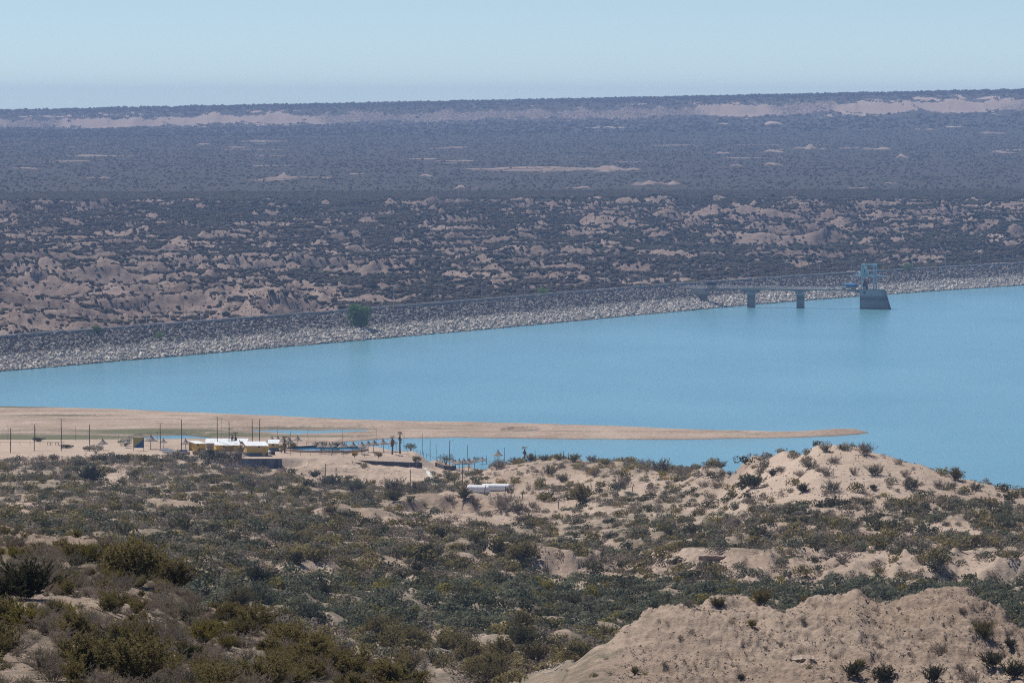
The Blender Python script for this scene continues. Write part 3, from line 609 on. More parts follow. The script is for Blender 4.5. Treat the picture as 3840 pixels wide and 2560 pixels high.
# distant shrubs: a leafy dome of few faces
m_fs = leaf_mat('distant_scrub', (0.046, 0.039, 0.031), (0.100, 0.083, 0.066))
m_fs2 = leaf_mat('distant_scrub_green', (0.038, 0.043, 0.031), (0.080, 0.082, 0.056))
def dome(rnd, mat):
    mm = M(); n = 7
    mm.lathe([(0.55, -.25), (1.0, .25), (.8, .75), (.25, 1.0)], n, jit=.22, rnd=rnd)
    for _ in range(10):
        p = Vector((rnd.gauss(0, .6), rnd.gauss(0, .6), rnd.uniform(.3, 1.0))); s = Vector((rnd.gauss(0, 1), rnd.gauss(0, 1), rnd.gauss(0, 1))).normalized() * .3
        t = Vector((rnd.gauss(0, 1), rnd.gauss(0, 1), rnd.gauss(0, 1))).normalized() * .3
        mm.add([p, p + s, p + t], [(0, 1, 2)])
    return mm.mesh('foliage', mat)
FARP = [dome(rnd, m_fs) for _ in range(4)] + [dome(rnd, m_fs2) for _ in range(2)]

def scatter(name, protos, P, S, I, label, R=None, cat=None, kind='stuff'):
    """one object: the prototypes instanced on the points P, with scale S (n,3), prototype index I"""
    pc = bpy.data.collections.new(name + '_kinds')
    for k, me in enumerate(protos):
        o = bpy.data.objects.new('%s_kind_%03d' % (name, k), me); pc.objects.link(o)
    n = len(P); me = bpy.data.meshes.new(name); me.vertices.add(n); me.vertices.foreach_set('co', np.asarray(P, np.float32).ravel())
    a = me.attributes.new('isc', 'FLOAT_VECTOR', 'POINT'); a.data.foreach_set('vector', np.asarray(S, np.float32).ravel())
    a = me.attributes.new('iid', 'INT', 'POINT'); a.data.foreach_set('value', np.asarray(I, np.int32))
    rot = np.zeros((n, 3), np.float32); rot[:, 2] = np.random.RandomState(5).rand(n) * 6.283
    if R is not None: rot[:, :2] = R
    a = me.attributes.new('irot', 'FLOAT_VECTOR', 'POINT'); a.data.foreach_set('vector', rot.ravel())
    o = bpy.data.objects.new(name, me); C.objects.link(o); tag(o, label, cat, None, kind)
    ng = bpy.data.node_groups.new(name, 'GeometryNodeTree')
    ng.interface.new_socket('Geometry', in_out='INPUT', socket_type='NodeSocketGeometry'); ng.interface.new_socket('Geometry', in_out='OUTPUT', socket_type='NodeSocketGeometry')
    gi, go = ng.nodes.new('NodeGroupInput'), ng.nodes.new('NodeGroupOutput')
    ip_ = ng.nodes.new('GeometryNodeInstanceOnPoints'); ci = ng.nodes.new('GeometryNodeCollectionInfo')
    ci.inputs['Collection'].default_value = pc; ci.inputs['Separate Children'].default_value = True; ci.inputs['Reset Children'].default_value = True
    ip_.inputs['Pick Instance'].default_value = True
    def na(nm, t):
        q = ng.nodes.new('GeometryNodeInputNamedAttribute'); q.data_type = t; q.inputs[0].default_value = nm
        return [s for s in q.outputs if s.enabled and s.name == 'Attribute'][0]
    L = ng.links.new
    L(gi.outputs[0], ip_.inputs['Points']); L(ci.outputs[0], ip_.inputs['Instance'])
    L(na('iid', 'INT'), ip_.inputs['Instance Index']); L(na('isc', 'FLOAT_VECTOR'), ip_.inputs['Scale'])
    e = ng.nodes.new('FunctionNodeEulerToRotation'); L(na('irot', 'FLOAT_VECTOR'), e.inputs[0]); L(e.outputs[0], ip_.inputs['Rotation'])
    L(ip_.outputs[0], go.inputs[0])
    md = o.modifiers.new('scatter', 'NODES'); md.node_group = ng
    return o

# ------------------------------------------------------------------ rockfill stones on the dam face
rs = np.random.RandomState(3)
m_rock, nt, b = new_mat('rockfill_stone')
geo = nd(nt, 'ShaderNodeNewGeometry'); sx = nd(nt, 'ShaderNodeSeparateXYZ'); nt.links.new(geo.outputs['Position'], sx.inputs[0])
n1 = noise(nt, geo.outputs['Position'], 0.06, 4); oi = nd(nt, 'ShaderNodeObjectInfo')
ad = nd(nt, 'ShaderNodeMath', operation='MULTIPLY_ADD'); ad.inputs[1].default_value = 2.2; nt.links.new(n1.outputs[0], ad.inputs[0]); nt.links.new(sx.outputs[2], ad.inputs[2])
mr = nd(nt, 'ShaderNodeMapRange'); mr.inputs[1].default_value = 5.4; mr.inputs[2].default_value = 6.8; nt.links.new(ad.outputs[0], mr.inputs[0])
ca = ramp(nt, oi.outputs['Random'], [(0.0, (0.44, 0.40, 0.35)), (0.5, (0.64, 0.59, 0.52)), (1.0, (0.33, 0.30, 0.26))])
cb = ramp(nt, oi.outputs['Random'], [(0.0, (0.08, 0.076, 0.078)), (0.6, (0.145, 0.135, 0.135)), (1.0, (0.27, 0.25, 0.24))])
wet = nd(nt, 'ShaderNodeMapRange'); wet.inputs[1].default_value = 0.25; wet.inputs[2].default_value = 0.6; nt.links.new(sx.outputs[2], wet.inputs[0])
cm = mixc(nt, mr.outputs[0], ca.outputs[0], cb.outputs[0]); cw = mixc(nt, wet.outputs[0], (0.12, 0.105, 0.085), cm)
nt.links.new(cw, b.inputs['Base Color'])
stones = []
for k in range(5):
    mm = M(); q = random.Random(k + 40); mm.lathe([(.35, -.45), (.62, -.1), (.55, .25), (.2, .48)], 5, jit=.28, rnd=q); stones.append(mm.mesh('stone', m_rock))
NS = 46000; seg = rs.rand(NS) * (len(CREST) - 2); si = seg.astype(int); sf = seg - si
cx = np.array([[p.x, p.y] for p in CREST]); nv = np.array([[cn(i)[1].x, cn(i)[1].y] for i in range(len(CREST))])
pc_ = cx[si] * (1 - sf[:, None]) + cx[si + 1] * sf[:, None]; nn = nv[si] * (1 - sf[:, None]) + nv[si + 1] * sf[:, None]
segl = np.hypot(*(cx[si + 1] - cx[si]).T)
keep = rs.rand(NS) < segl / segl.max(); wdist = 0.6 + rs.rand(NS) * 39
uu = pc_[:, 0] / pc_[:, 1]; keep &= np.abs(uu) < 0.112
pc_, nn, wdist = pc_[keep], nn[keep], wdist[keep]
pz = ZC - 20.5 / (SLP + 40) * wdist
P = np.stack([pc_[:, 0] + nn[:, 0] * wdist, pc_[:, 1] + nn[:, 1] * wdist, pz + rs.rand(len(pz)) * .25], 1)
s = (0.60 + 1.25 * rs.rand(len(P)) ** 3)[:, None] * (0.75 + 0.6 * rs.rand(len(P), 3))
scatter('rockfill_stones', stones, P, s, rs.randint(0, 5, len(P)), 'loose rockfill stones covering the dam face, bleached pale near the waterline', rs.rand(len(P), 2) * 1.6, 'rocks')

# ------------------------------------------------------------------ distant scrub beyond the dam
def far_scatter(n, y0_, y1_, lo, hi, dens, seed):
    r = np.random.RandomState(seed)
    Yr = np.sqrt(r.rand(n) * (y1_ ** 2 - y0_ ** 2) + y0_ ** 2); Ur = (r.rand(n) * 2 - 1) * 0.112
    ci = np.clip(((Ur - FU[0]) / (FU[1] - FU[0])), 0, len(FU) - 1.001); c0 = ci.astype(int); fc = ci - c0
    r0 = np.clip(np.searchsorted(FR, Yr) - 1, 0, len(FR) - 2); fr = (Yr - FR[r0]) / (FR[r0 + 1] - FR[r0])
    def sm(A): return (A[r0, c0] * (1 - fc) + A[r0, c0 + 1] * fc) * (1 - fr) + (A[r0 + 1, c0] * (1 - fc) + A[r0 + 1, c0 + 1] * fc) * fr
    z = sm(ZF); bare = sm(BF); d = sm(D + 0 * ZF); X = Ur * Yr
    cl = fbm(X, Yr, 45, 300 + seed, 3) * 0.5 + 0.5
    pr = dens * (1 - (0.72 if y0_ < 4000 else .93) * np.clip(bare, 0, 1)) * np.clip(0.35 + cl, 0.1, 1.2)
    k = (r.rand(n) < pr) & (d > 16)
    P = np.stack([X, Yr, z], 1)[k]; m_ = len(P)
    s0 = (lo + (hi - lo) * r.rand(m_) ** 2.2) * (1 - .45 * np.clip(bare[k], 0, 1))
    S = np.stack([s0 * (0.8 + .5 * r.rand(m_)), s0 * (0.8 + .5 * r.rand(m_)), s0 * (0.65 + .45 * r.rand(m_))], 1)
    return P, S
r_ = np.random.RandomState(9)
Pa, Sa = far_scatter(620000, 2300, 5100, 0.40, 2.0, 1.0, 1)
Pb, Sb = far_scatter(90000, 4950, 9000, 0.5, 1.7, 0.45, 2)
Pc, Sc = far_scatter(30000, 9000, 12600, 1.5, 4.0, 0.6, 3)
P = np.concatenate([Pa, Pb, Pc]); S = np.concatenate([Sa, Sb, Sc]); gsel = fbm(P[:, 0], P[:, 1], 260, 310, 2) + 0.5 * r_.randn(len(P))
I = np.where(gsel > 0.45, r_.randint(4, 6, len(P)), r_.randint(0, 4, len(P)))
scatter('distant_scrub', FARP, P, S, I, 'low dark scrub dotting the badlands and the plain beyond the dam', None, 'scrub')
print('far shrubs', len(P))

# ------------------------------------------------------------------ shrubs on the near ground
SIZE = {'olive': 1.35, 'twig': 1.15, 'grey': 1.0, 'dark': 1.3, 'dry': .55, 'yellow': 1.1, 'valley': 1.25, 'bloom': 1.0, 'bright': 1.2}
cands = []      # (apparent size, x, y, z, radius, kind, seed)
def zone_dens(X, Y, c, im, bare, r):
    return None
rr = np.random.RandomState(21)
def near_scatter(n, y0_, y1_, dens, u0=-0.17, u1=0.17):
    if u0 == -0.17: n = int(n * 1.57)
    Yr = np.sqrt(rr.rand(n) * (y1_ ** 2 - y0_ ** 2) + y0_ ** 2); Ur = u0 + rr.rand(n) * (u1 - u0)
    ci = ui(Ur); c0 = ci.astype(int); fc = ci - c0
    r0 = np.clip(np.searchsorted(NR, Yr) - 1, 0, len(NR) - 2); fr = (Yr - NR[r0]) / (NR[r0 + 1] - NR[r0])
    def sm(A): return (A[r0, c0] * (1 - fc) + A[r0, c0 + 1] * fc) * (1 - fr) + (A[r0 + 1, c0] * (1 - fc) + A[r0 + 1, c0 + 1] * fc) * fr
    z = sm(Z); bare = np.clip(sm(BARE), 0, 1); im = sm(IMY); c = sm(GC); rm = sm(runmax)
    X = Ur * Yr; cl = fbm(X, Yr, 14, 330, 3) * .5 + .5
    k = rr.rand(n) < dens * (1 - 0.96 * bare) * np.clip(.45 + .9 * cl, .2, 1.2)
    k &= z > 0.8
    return [a[k] for a in (X, Yr, z, im, c, rm, bare)]
def species(c, im, Y, q):
    if Y < 300:
        return ('twig','olive','grey','dry','yellow','twig','olive','twig','twig','dry','twig','grey')[int(q * 12)]
    if Y < 500: return ('twig','dry','olive','grey','twig')[int(q * 5)]
    if 600 < Y < 860 and im > 2180 and im < 2380: return ('valley','valley','valley','valley','grey','dark','valley','valley','grey','yellow')[int(q * 10)]
    if im > 2330: return ('twig','olive','grey','twig','dark','olive','dry','grey','twig','olive')[int(q * 10)]
    if im < 1830 and c > 1800 and c < 2600: return ('grey','twig','dry','olive','grey','yellow','twig','dry','grey','bloom')[int(q * 10)]
    return ('twig','olive','grey','dark','twig','grey','twig','olive','valley','twig','dark','grey')[int(q * 12)]
def push(X, Y, z, im, c, rm, lo, hi):
    for i in range(len(X)):
        k = species(c[i], im[i], Y[i], rr.rand()); r = (lo + (hi - lo) * rr.rand() ** 1.5) * SIZE[k]
        vis = (z[i] + r * 1.0 - HC) / Y[i] >= rm[i] - 0.0002
        py = im[i]; inside = -60 < c[i] < 3900 and py < 2680
        cands.append((r / Y[i] if (vis and inside) else 0, X[i], Y[i], z[i], r, k, vis))
a = near_scatter(5200, 118, 250, 0.50); push(*a[:6], .22, .60)
a = near_scatter(9000, 118, 250, 0.75)
for i in range(len(a[0])): cands.append((0.0, a[0][i], a[1][i], a[2][i], rr.uniform(.10, .26), ('dry','twig','grey','twig','dry','olive')[rr.randint(6)], True))
a = near_scatter(900, 470, 560, 0.10); push(*a[:6], .5, 1.1)
a = near_scatter(1500, 420, 470, 0.22, -.01); push(*a[:6], .16, .45)
a = near_scatter(27000, 560, 1000, 0.56); push(*a[:6], .5, 1.6)
a = near_scatter(20000, 1000, 1500, 0.37); push(*a[:6], .5, 1.5)
a = near_scatter(3000, 1570, 1800, 0.10); push(*a[:6], .5, 1.3)
# shrubs of the photograph placed one by one: column, row of the base, width in photo pixels, kind, depth limits
HAND = [
 # dune
 (3030,1668,75,'grey'),(2935,1688,75,'grey'),(3245,1706,95,'twig'),(3125,1738,66,'twig'),(3095,1692,60,'grey'),(3155,1686,50,'grey'),(3035,1755,80,'grey'),(3000,1790,66,'twig'),(3100,1783,76,'twig'),
 (3200,1780,50,'twig'),(3280,1782,90,'grey'),(3395,1786,50,'twig'),(2850,1762,60,'twig'),(2895,1782,40,'dark'),(2930,1770,40,'twig'),(2820,1830,110,'valley'),(3010,1846,60,'dark'),(3120,1842,90,'grey'),(3420,1836,100,'grey'),
 (3520,1830,60,'twig'),(3505,1735,80,'olive'),(3585,1785,70,'olive'),(3660,1838,75,'grey'),(2700,1740,70,'grey'),(2790,1780,45,'twig'),(3370,1740,45,'twig'),(3170,1655,40,'dry'),(2560,1790,90,'twig'),(2640,1830,60,'twig'),(3580,1880,50,'twig'),(3275,1838,40,'dark'),(2960,1700,40,'grey'),(3430,1722,40,'dry'),(2720,1832,50,'twig'),(3240,1850,30,'dry'),(3330,1808,24,'dry'),
 # pale mound in front
 (2585,2262,60,'twig'),(2690,2280,70,'olive'),(2855,2250,90,'olive'),(2600,2250,40,'dry'),(2745,2340,50,'dry'),(2820,2355,55,'olive'),(3010,2345,40,'twig'),(3560,2235,60,'olive'),(3610,2300,60,'twig'),(3690,2395,110,'olive'),
 (3520,2450,90,'twig'),(3225,2500,60,'olive'),(3200,2545,90,'dark'),(3310,2560,110,'dark'),(3720,2500,110,'dark'),(3790,2440,60,'dark'),(3600,2520,60,'twig'),(2490,2500,40,'twig'),(2780,2545,40,'dark'),(2650,2480,35,'dry'),(2930,2420,35,'twig'),(2550,2400,30,'twig'),
 (2500,2340,30,'dry'),(3130,2470,40,'twig'),(3300,2430,45,'twig'),(3400,2330,30,'dry'),(3370,2290,30,'twig'),(3460,2400,35,'dry'),(2870,2440,30,'twig'),(3050,2270,40,'dry'),(2440,2440,30,'dry'),(2380,2530,50,'olive'),(3800,2540,120,'dark'),(3500,2555,100,'dark'),(3640,2560,100,'twig'),
 # camera hillside: the big bushes
 (500,2190,280,'olive'),(640,2210,220,'olive'),(420,2200,150,'yellow'),(100,2200,210,'twig'),(20,2170,110,'twig'),(90,2250,250,'dark'),(10,2250,160,'dark'),(250,2185,150,'grey'),(110,1990,60,'twig'),(215,1985,60,'twig'),(270,1985,70,'dry'),(235,2030,60,'twig'),
 (160,2520,220,'twig'),(330,2540,280,'olive'),(500,2570,300,'olive'),(620,2550,190,'yellow'),(420,2480,200,'dark'),(60,2440,180,'twig'),(700,2330,180,'grey'),(560,2300,130,'twig'),(440,2270,90,'twig'),(330,2240,110,'twig'),(210,2240,70,'twig'),
 (45,2265,30,'dry'),(420,2270,30,'dry'),(860,2330,160,'olive'),(960,2370,180,'olive'),(1080,2440,190,'olive'),(1180,2500,200,'olive'),(690,2430,150,'twig'),(780,2510,160,'twig'),(700,2480,150,'dark'),(900,2560,200,'grey'),(1040,2570,220,'olive'),(850,2440,120,'yellow'),(930,2480,140,'twig'),(1300,2560,220,'olive'),(1450,2580,200,'olive'),(340,2330,120,'twig'),(250,2340,110,'grey'),(560,2420,100,'twig'),
 # middle ground
 (1110,2115,90,'dark'),(1210,2230,90,'dark'),(1600,2110,120,'dark'),(1870,2085,110,'dark'),(1960,2120,150,'olive'),(1560,2150,80,'dark'),(1500,2180,70,'dark'),(1885,2180,70,'twig'),(1650,2020,80,'dark'),(2000,1905,60,'twig'),(1880,1915,130,'twig'),(1940,1925,80,'grey'),
 (2180,1890,120,'olive'),(2040,1880,60,'yellow'),(2110,1810,70,'grey'),(2060,1780,80,'grey'),(2230,1790,70,'twig'),(2330,1830,90,'twig'),(2480,1775,110,'grey'),(2420,1760,80,'twig'),(1870,1760,90,'twig'),(1930,1740,50,'grey'),(1990,1730,50,'olive'),(2040,1728,60,'grey'),(2095,1725,60,'bloom'),(2150,1735,60,'yellow'),(2220,1735,60,'grey'),(2270,1745,50,'bloom'),
 (1370,1975,60,'dark'),(1240,1930,60,'olive'),(1130,1900,80,'twig'),(1480,1880,70,'dark'),(1180,1790,50,'valley'),(1240,1830,90,'valley'),(1330,1850,90,'valley'),(1480,1850,120,'grey'),(1560,1850,100,'grey'),(1370,1890,110,'grey'),
 (340,1810,120,'dark'),(150,1760,110,'twig'),(250,1790,80,'twig'),(860,1790,110,'twig'),(950,1830,100,'twig'),(1740,1880,70,'olive'),(1690,1880,60,'twig'),(1780,1905,60,'twig'),
]
def near_of(x, y):
    if x < 1500 and y > 1950 and not (x > 1100 and y < 2400): return (100, 262)
    if x > 2360 and y > 2235: return (400, 480)
    if 2700 < x and y < 1870: return (1000, 1075)
    return (500, 1480)
for (x, y, w, k) in HAND:
    lo_, hi_ = near_of(x, y); h = hit(x, y, lo_, hi_)
    if h is None:
        h = hit(x, y + 15, lo_, hi_)
        if h is None: continue
    r = w * h.y / F / 2 * (1.0 if h.y > 300 else (1.0 if w > 170 else .82))
    cands.append((1.0 + r / h.y, h.x, h.y, h.z, r, k, True))
for x in range(190, 905, 17):      # bushes standing before the terrace edge
    for rep in range(2):
        x_ = x + rr.uniform(-14, 14); y_ = rr.uniform(1712, 1742) if x > 330 else rr.uniform(1728, 1750); h = hit(x_, y_, 1440, 1512)
        if h is None: continue
        cands.append((0.0, h.x, h.y, h.z, rr.uniform(.9, 2.2), ('twig','grey','olive','valley','twig','dark')[rr.randint(6)], True))
cands.sort(key=lambda t: -t[0])
indiv = [c_ for c_ in cands[:290] if c_[0] > 0]
rest = cands[len(indiv):]
print('shrub candidates', len(cands), 'smallest individual px', (indiv[-1][0]) * F * 2)
KN = {'olive': 'olive_bush', 'twig': 'twiggy_bush', 'grey': 'saltbush', 'dark': 'dark_green_bush', 'dry': 'grass_tuft', 'yellow': 'yellow_green_bush', 'valley': 'valley_bush', 'bloom': 'flowering_bush', 'bright': 'green_bush'}
KL = {'olive': 'olive brown bush', 'twig': 'grey twiggy bush', 'grey': 'pale grey green bush', 'dark': 'dark green bush', 'dry': 'dry straw tuft', 'yellow': 'yellow green bush', 'valley': 'blue green bush', 'bloom': 'bush with orange yellow bloom', 'bright': 'fresh green bush'}
def zone(x, y, Y):
    if Y < 300:
        if y < 2080: return 'on the left sand patch' if x < 340 else 'at the top of the near hillside'
        if y < 2250: return 'high on the near hillside'
        if y < 2420: return 'half way down the near hillside'
        return 'at the foot of the near hillside'
    if Y < 500:
        if y < 2330: return 'on the pale mound crest'
        if y < 2450: return 'on the pale mound front'
        return 'at the pale mound foot'
    if Y < 760: return 'in the hollow left of the pale mound' if y > 2300 else 'in the valley behind the mound'
    if x > 2500 and y < 1880: return 'on the lakeside dune'
    if y > 2180: return 'in the green valley strip'
    if y > 2040: return 'on the eroded banks behind the valley'
    if x < 1100 and y < 1950: return 'on the slope below the yellow huts'
    if x < 1640 and y < 1950: return 'below the pool terrace'
    if x < 2500 and y < 1860: return 'on the ridge behind the tanks'
    return 'in the scrub below the tanks' if x < 2300 else 'in the scrub before the dune'
INST = []
for (s_, X, Y, z, r, k, v) in indiv:
    x, y = px_of((X, Y, z)); sz = 'large ' if r * 2 * F / Y > 170 else ('small ' if r * 2 * F / Y < 42 else '')
    INST.append([sz, k, zone(x, y, Y), x, X, Y, z, r])
byz = {}
for it in INST: byz.setdefault((it[0], it[1], it[2]), []).append(it)
for (sz, k, zn), lst in byz.items():
    lst.sort(key=lambda t: t[3])
    for j, it in enumerate(lst):
        _, _, _, x, X, Y, z, r = it
        if len(lst) == 1: lab = '%s%s %s' % (sz, KL[k], zn)
        else: lab = '%s %s%s from the left %s' % (nth(j), sz, KL[k], zn)
        big = r * F / Y > 28
        kk = {'bloom': 'yellow', 'bright': 'dark'}.get(k, k)
        o = thing(KN[k], lab, 'bush' if k != 'dry' else 'grass tuft', (X, Y, z - 0.03), rnd.uniform(0, 6.28), 'shrubs on the slopes above the lake')
        st_, lf_ = PROTO[kk][rnd.randrange(3)]
        sc_ = r / (1.12 if k != 'dry' else .6)
        o.scale = (sc_, sc_, sc_ * rnd.uniform(.72, .95))
        a_ = bpy.data.objects.new('stems', st_); C.objects.link(a_); a_.parent = o
        b_ = bpy.data.objects.new('foliage', lf_); C.objects.link(b_); b_.parent = o
protos = []; order = []
for k in MIDP:
    order.append(k); protos += MIDP[k]
nearp0 = len(protos)
for k in PROTO: protos += [p_[1] for p_ in PROTO[k]]
P, S, I = [], [], []
for (s_, X, Y, z, r, k, v) in rest:
    if Y < 330 and k in PROTO:
        P.append((X, Y, z)); f_ = r / 1.1; S.append((f_, f_, f_ * .85)); I.append(nearp0 + 3 * list(PROTO).index(k) + rr.randint(3))
    else:
        P.append((X, Y, z - .05)); S.append((r * rr.uniform(.85, 1.2), r * rr.uniform(.85, 1.2), r * rr.uniform(.75, 1.05))); I.append(3 * order.index(k) + rr.randint(3))
scatter('scrub', protos, P, S, I, 'mixed grey and olive scrub covering the slopes and hollows above the lake', None, 'scrub')
print('scrub', len(P))

# ------------------------------------------------------------------ stones and clods lying on the bare ground
m_clod = simple('soil_clod', (0.34, 0.27, 0.21), 1.0, 0.35, 1.5)
ck = random.Random(5); clods = []
for k in range(5):
    mm = M(); mm.lathe([(.5, -.5), (.75, 0), (.5, .35), (.15, .55)], 5, jit=.25, rnd=ck); clods.append(mm.mesh('stone', m_clod))
def lay(n, y0_, y1_, u0, u1, lo, hi, thr):
    Yr = np.sqrt(rr.rand(n) * (y1_ ** 2 - y0_ ** 2) + y0_ ** 2); Ur = u0 + rr.rand(n) * (u1 - u0); X = Ur * Yr
    c0 = ui(Ur).astype(int); r0 = np.clip(np.searchsorted(NR, Yr) - 1, 0, len(NR) - 2)
    k = (BARE[r0, c0] > thr) & (fbm(X, Yr, 5, 400, 3) > -.15 + .5 * rr.rand(n) - .2)
    z = Z[r0, c0]; s_ = (lo + (hi - lo) * rr.rand(n) ** 3)
    return np.stack([X, Yr, z], 1)[k], np.stack([s_ * (1 + rr.rand(n)), s_ * (.8 + .5 * rr.rand(n)), s_ * (.6 + .5 * rr.rand(n))], 1)[k]
ps = [lay(52000, 425, 462, .004, .10, .02, .13, .2), lay(9000, 130, 250, -.1, .0, .02, .08, .2), lay(60000, 840, 1080, -.1, .1, .06, .30, .35), lay(26000, 1080, 1500, -.1, .1, .07, .30, .35), lay(16000, 620, 840, -.1, .1, .06, .25, .2)]
P = np.concatenate([p_[0] for p_ in ps]); S = np.concatenate([p_[1] for p_ in ps])
scatter('stones', clods, P, S, rr.randint(0, 5, len(P)), 'small stones and soil clods lying on the bare slopes', rr.rand(len(P), 2) * 1.2, 'stones')
print('stones', len(P))
# ------------------------------------------------------------------ intake tower, bridge and what stands on it
m_tw, nt, b = new_mat('tower_concrete')
geo = nd(nt, 'ShaderNodeNewGeometry'); sx = nd(nt, 'ShaderNodeSeparateXYZ'); nt.links.new(geo.outputs['Position'], sx.inputs[0])
n1 = noise(nt, geo.outputs['Position'], 0.5, 5); ad = nd(nt, 'ShaderNodeMath', operation='MULTIPLY_ADD'); ad.inputs[1].default_value = 0.7
nt.links.new(n1.outputs[0], ad.inputs[0]); nt.links.new(sx.outputs[2], ad.inputs[2])
mr = nd(nt, 'ShaderNodeMapRange'); mr.inputs[1].default_value = 0; mr.inputs[2].default_value = 12; nt.links.new(ad.outputs[0], mr.inputs[0])
r = ramp(nt, mr.outputs[0], [(0.02, (0.07, 0.07, 0.06)), (0.09, (0.30, 0.29, 0.26)), (0.36, (0.28, 0.27, 0.25)), (0.42, (0.15, 0.15, 0.15)), (0.55, (0.17, 0.17, 0.17)), (0.62, (0.36, 0.36, 0.34)), (0.95, (0.40, 0.40, 0.38))])
nt.links.new(r.outputs[0], b.inputs['Base Color'])
m_pale = simple('pale_paint', (0.40, 0.52, 0.54), 0.7, 0.1, 0.6)
m_dk = simple('dark_steel', (0.05, 0.055, 0.06), 0.6, 0.3, 1.0)
m_deck = simple('deck_concrete', (0.22, 0.22, 0.215), 0.9, 0.15, 0.3)
m_white = simple('white_paint', (0.75, 0.75, 0.75), 0.4, 0.05, 1.0)
m_glass = simple('dark_glass', (0.02, 0.025, 0.03), 0.1, 0.1, 1.0)
m_tyre = simple('tyre_rubber', (0.03, 0.03, 0.03), 0.9, 0.1, 1.0)
m_blue = simple('blue_paint', (0.03, 0.20, 0.42), 0.45, 0.15, 0.8)
BA = at_z(2560, 1078, ZC); BT = at_z(3232, 1085.5, ZC)
bdir = (BT - BA).normalized(); bdir.z = 0; bang = math.atan2(bdir.y, bdir.x)
def on_bridge(x, side=0.0, z=ZC):      # point over the bridge axis seen in photo column x
    u = ray(x, 1080)[0]; t = (u * BA.y - BA.x) / (bdir.x - u * bdir.y)
    p = BA + bdir * t; return Vector((p.x - bdir.y * side, p.y + bdir.x * side, z))
tw = thing('intake_tower', 'tapered concrete intake tower carrying a pale hoist gantry at the bridge end', 'intake tower', (BT.x, BT.y, 0), bang)
mt = M(); L0, L1, DP = 14.2, 11.1, 8.2
mt.hexa([(0,-DP/2,-4),(L0+1,-DP/2-.4,-4),(L0+1,DP/2+.4,-4),(0,DP/2,-4)], [(0,-DP/2,ZC),(L1,-DP/2,ZC),(L1,DP/2,ZC),(0,DP/2,ZC)])
mt.build('shaft', m_tw, tw)
mt = M()
for s_ in (-1, 1):
    mt.hexa([(L0+.95,s_*2.6-.5,-4),(L0+2.0,s_*2.6-.5,-4),(L0+2.0,s_*2.6+.5,-4),(L0+.95,s_*2.6+.5,-4)], [(L1-.1,s_*2.6-.5,ZC-.4),(L1+.9,s_*2.6-.5,ZC-.4),(L1+.9,s_*2.6+.5,ZC-.4),(L1-.1,s_*2.6+.5,ZC-.4)])
mt.build('gate_guides', m_tw, tw)
mt = M(); mt.box(-.25, L1 + 1.0, -DP/2 - .35, DP/2 + .35, ZC, ZC + .35); mt.build('top_slab', m_deck, tw)
mt = M(); mt.box(2.0, 3.1, -DP/2 - .06, -DP/2 + .05, ZC - 2.1, ZC - .7); mt.build('window', m_dk, tw)
mg = M(); X0, X1, YF, YB, ZP, ZG = .6, 7.1, -2.6, 2.6, ZC + 6.8, ZC + 12.6
for x_ in (X0, X1):
    for y_ in (YF, YB):
        mg.box(x_ - .32, x_ + .32, y_ - .32, y_ + .32, ZC + .35, ZG)
for y_ in (YF, YB): mg.box(X0 - .33, X1 + .33, y_ - .33, y_ + .33, ZG, ZG + .75)
for x_ in (X0, X1): mg.box(x_ - .33, x_ + .33, YF + .33, YB - .33, ZG, ZG + .74)
mg.build('gantry_frame', m_pale, tw)
mg = M(); mg.box(-4.2, 12.3, -3.4, -2.93, ZP, ZP + .55); mg.box(-4.2, 12.3, 2.93, 3.4, ZP, ZP + .55)
for x_ in (-4.2, 1.6, 5.5, 11.9): mg.box(x_, x_ + .4, -2.93, 2.93, ZP, ZP + .5)
mg.build('runway_beams', m_pale, tw)
mg = M(); mg.box(-2.6, 3.9, -2.9, 2.9, ZP + .56, ZP + .75)
pl_ = mg.build('hoist_platform', m_pale, tw)
mg = M()
for x_ in [-2.5, -1.0, .5, 2.0, 3.8]: mg.box(x_ - .04, x_ + .04, -2.9, -2.82, ZP + .75, ZP + 1.8)
mg.box(-2.6, 3.9, -2.9, -2.84, ZP + 1.8, ZP + 1.88); mg.build('handrail', m_pale, pl_)
mg = M(); mg.hexa([(-1.4,-1.9,ZP+.76),(3.4,-1.9,ZP+.76),(3.4,1.9,ZP+.76),(-1.4,1.9,ZP+.76)], [(-1.1,-1.8,ZP+1.6),(3.3,-1.8,ZP+1.6),(3.3,1.8,ZP+1.6),(-1.1,1.8,ZP+1.6)]); mg.build('hoist_base', m_pale, tw)
mg = M(); pts = []
prof = [(-.35, 1.6), (-.1, 3.4), (.35, 4.5), (1.3, 5.1), (2.4, 4.8), (3.0, 3.4), (3.3, 1.6)]
n_ = len(prof)
mg.add([(x_, -1.6, ZP + z_) for x_, z_ in prof] + [(x_, 1.6, ZP + z_) for x_, z_ in prof],
       [tuple(range(n_))[::-1], tuple(range(n_, 2 * n_))] + [(i, i + 1, n_ + i + 1, n_ + i) for i in range(n_ - 1)] + [(n_ - 1, 0, n_, 2 * n_ - 1)])
mg.build('hoist_housing', m_pale, tw)
mg = M(); mg.tube([(2.0, -1.62, ZP + 2.6), (2.0, -1.66, ZP + 2.6)], .34, 10); mg.box(1.75, 2.2, -1.65, -1.61, ZP + 2.4, ZP + 3.6); mg.build('hoist_opening', m_dk, tw)
mg = M(); mg.tube([(-1.9, -1.4, ZP + 1.7), (-1.9, 1.4, ZP + 1.7)], .75, 14); mg.build('cable_drum', m_pale, tw)
mg = M(); mg.tube([(-1.9, -1.45, ZP + 1.7), (-1.9, -1.41, ZP + 1.7)], .42, 12); mg.build('drum_hub', m_dk, tw)
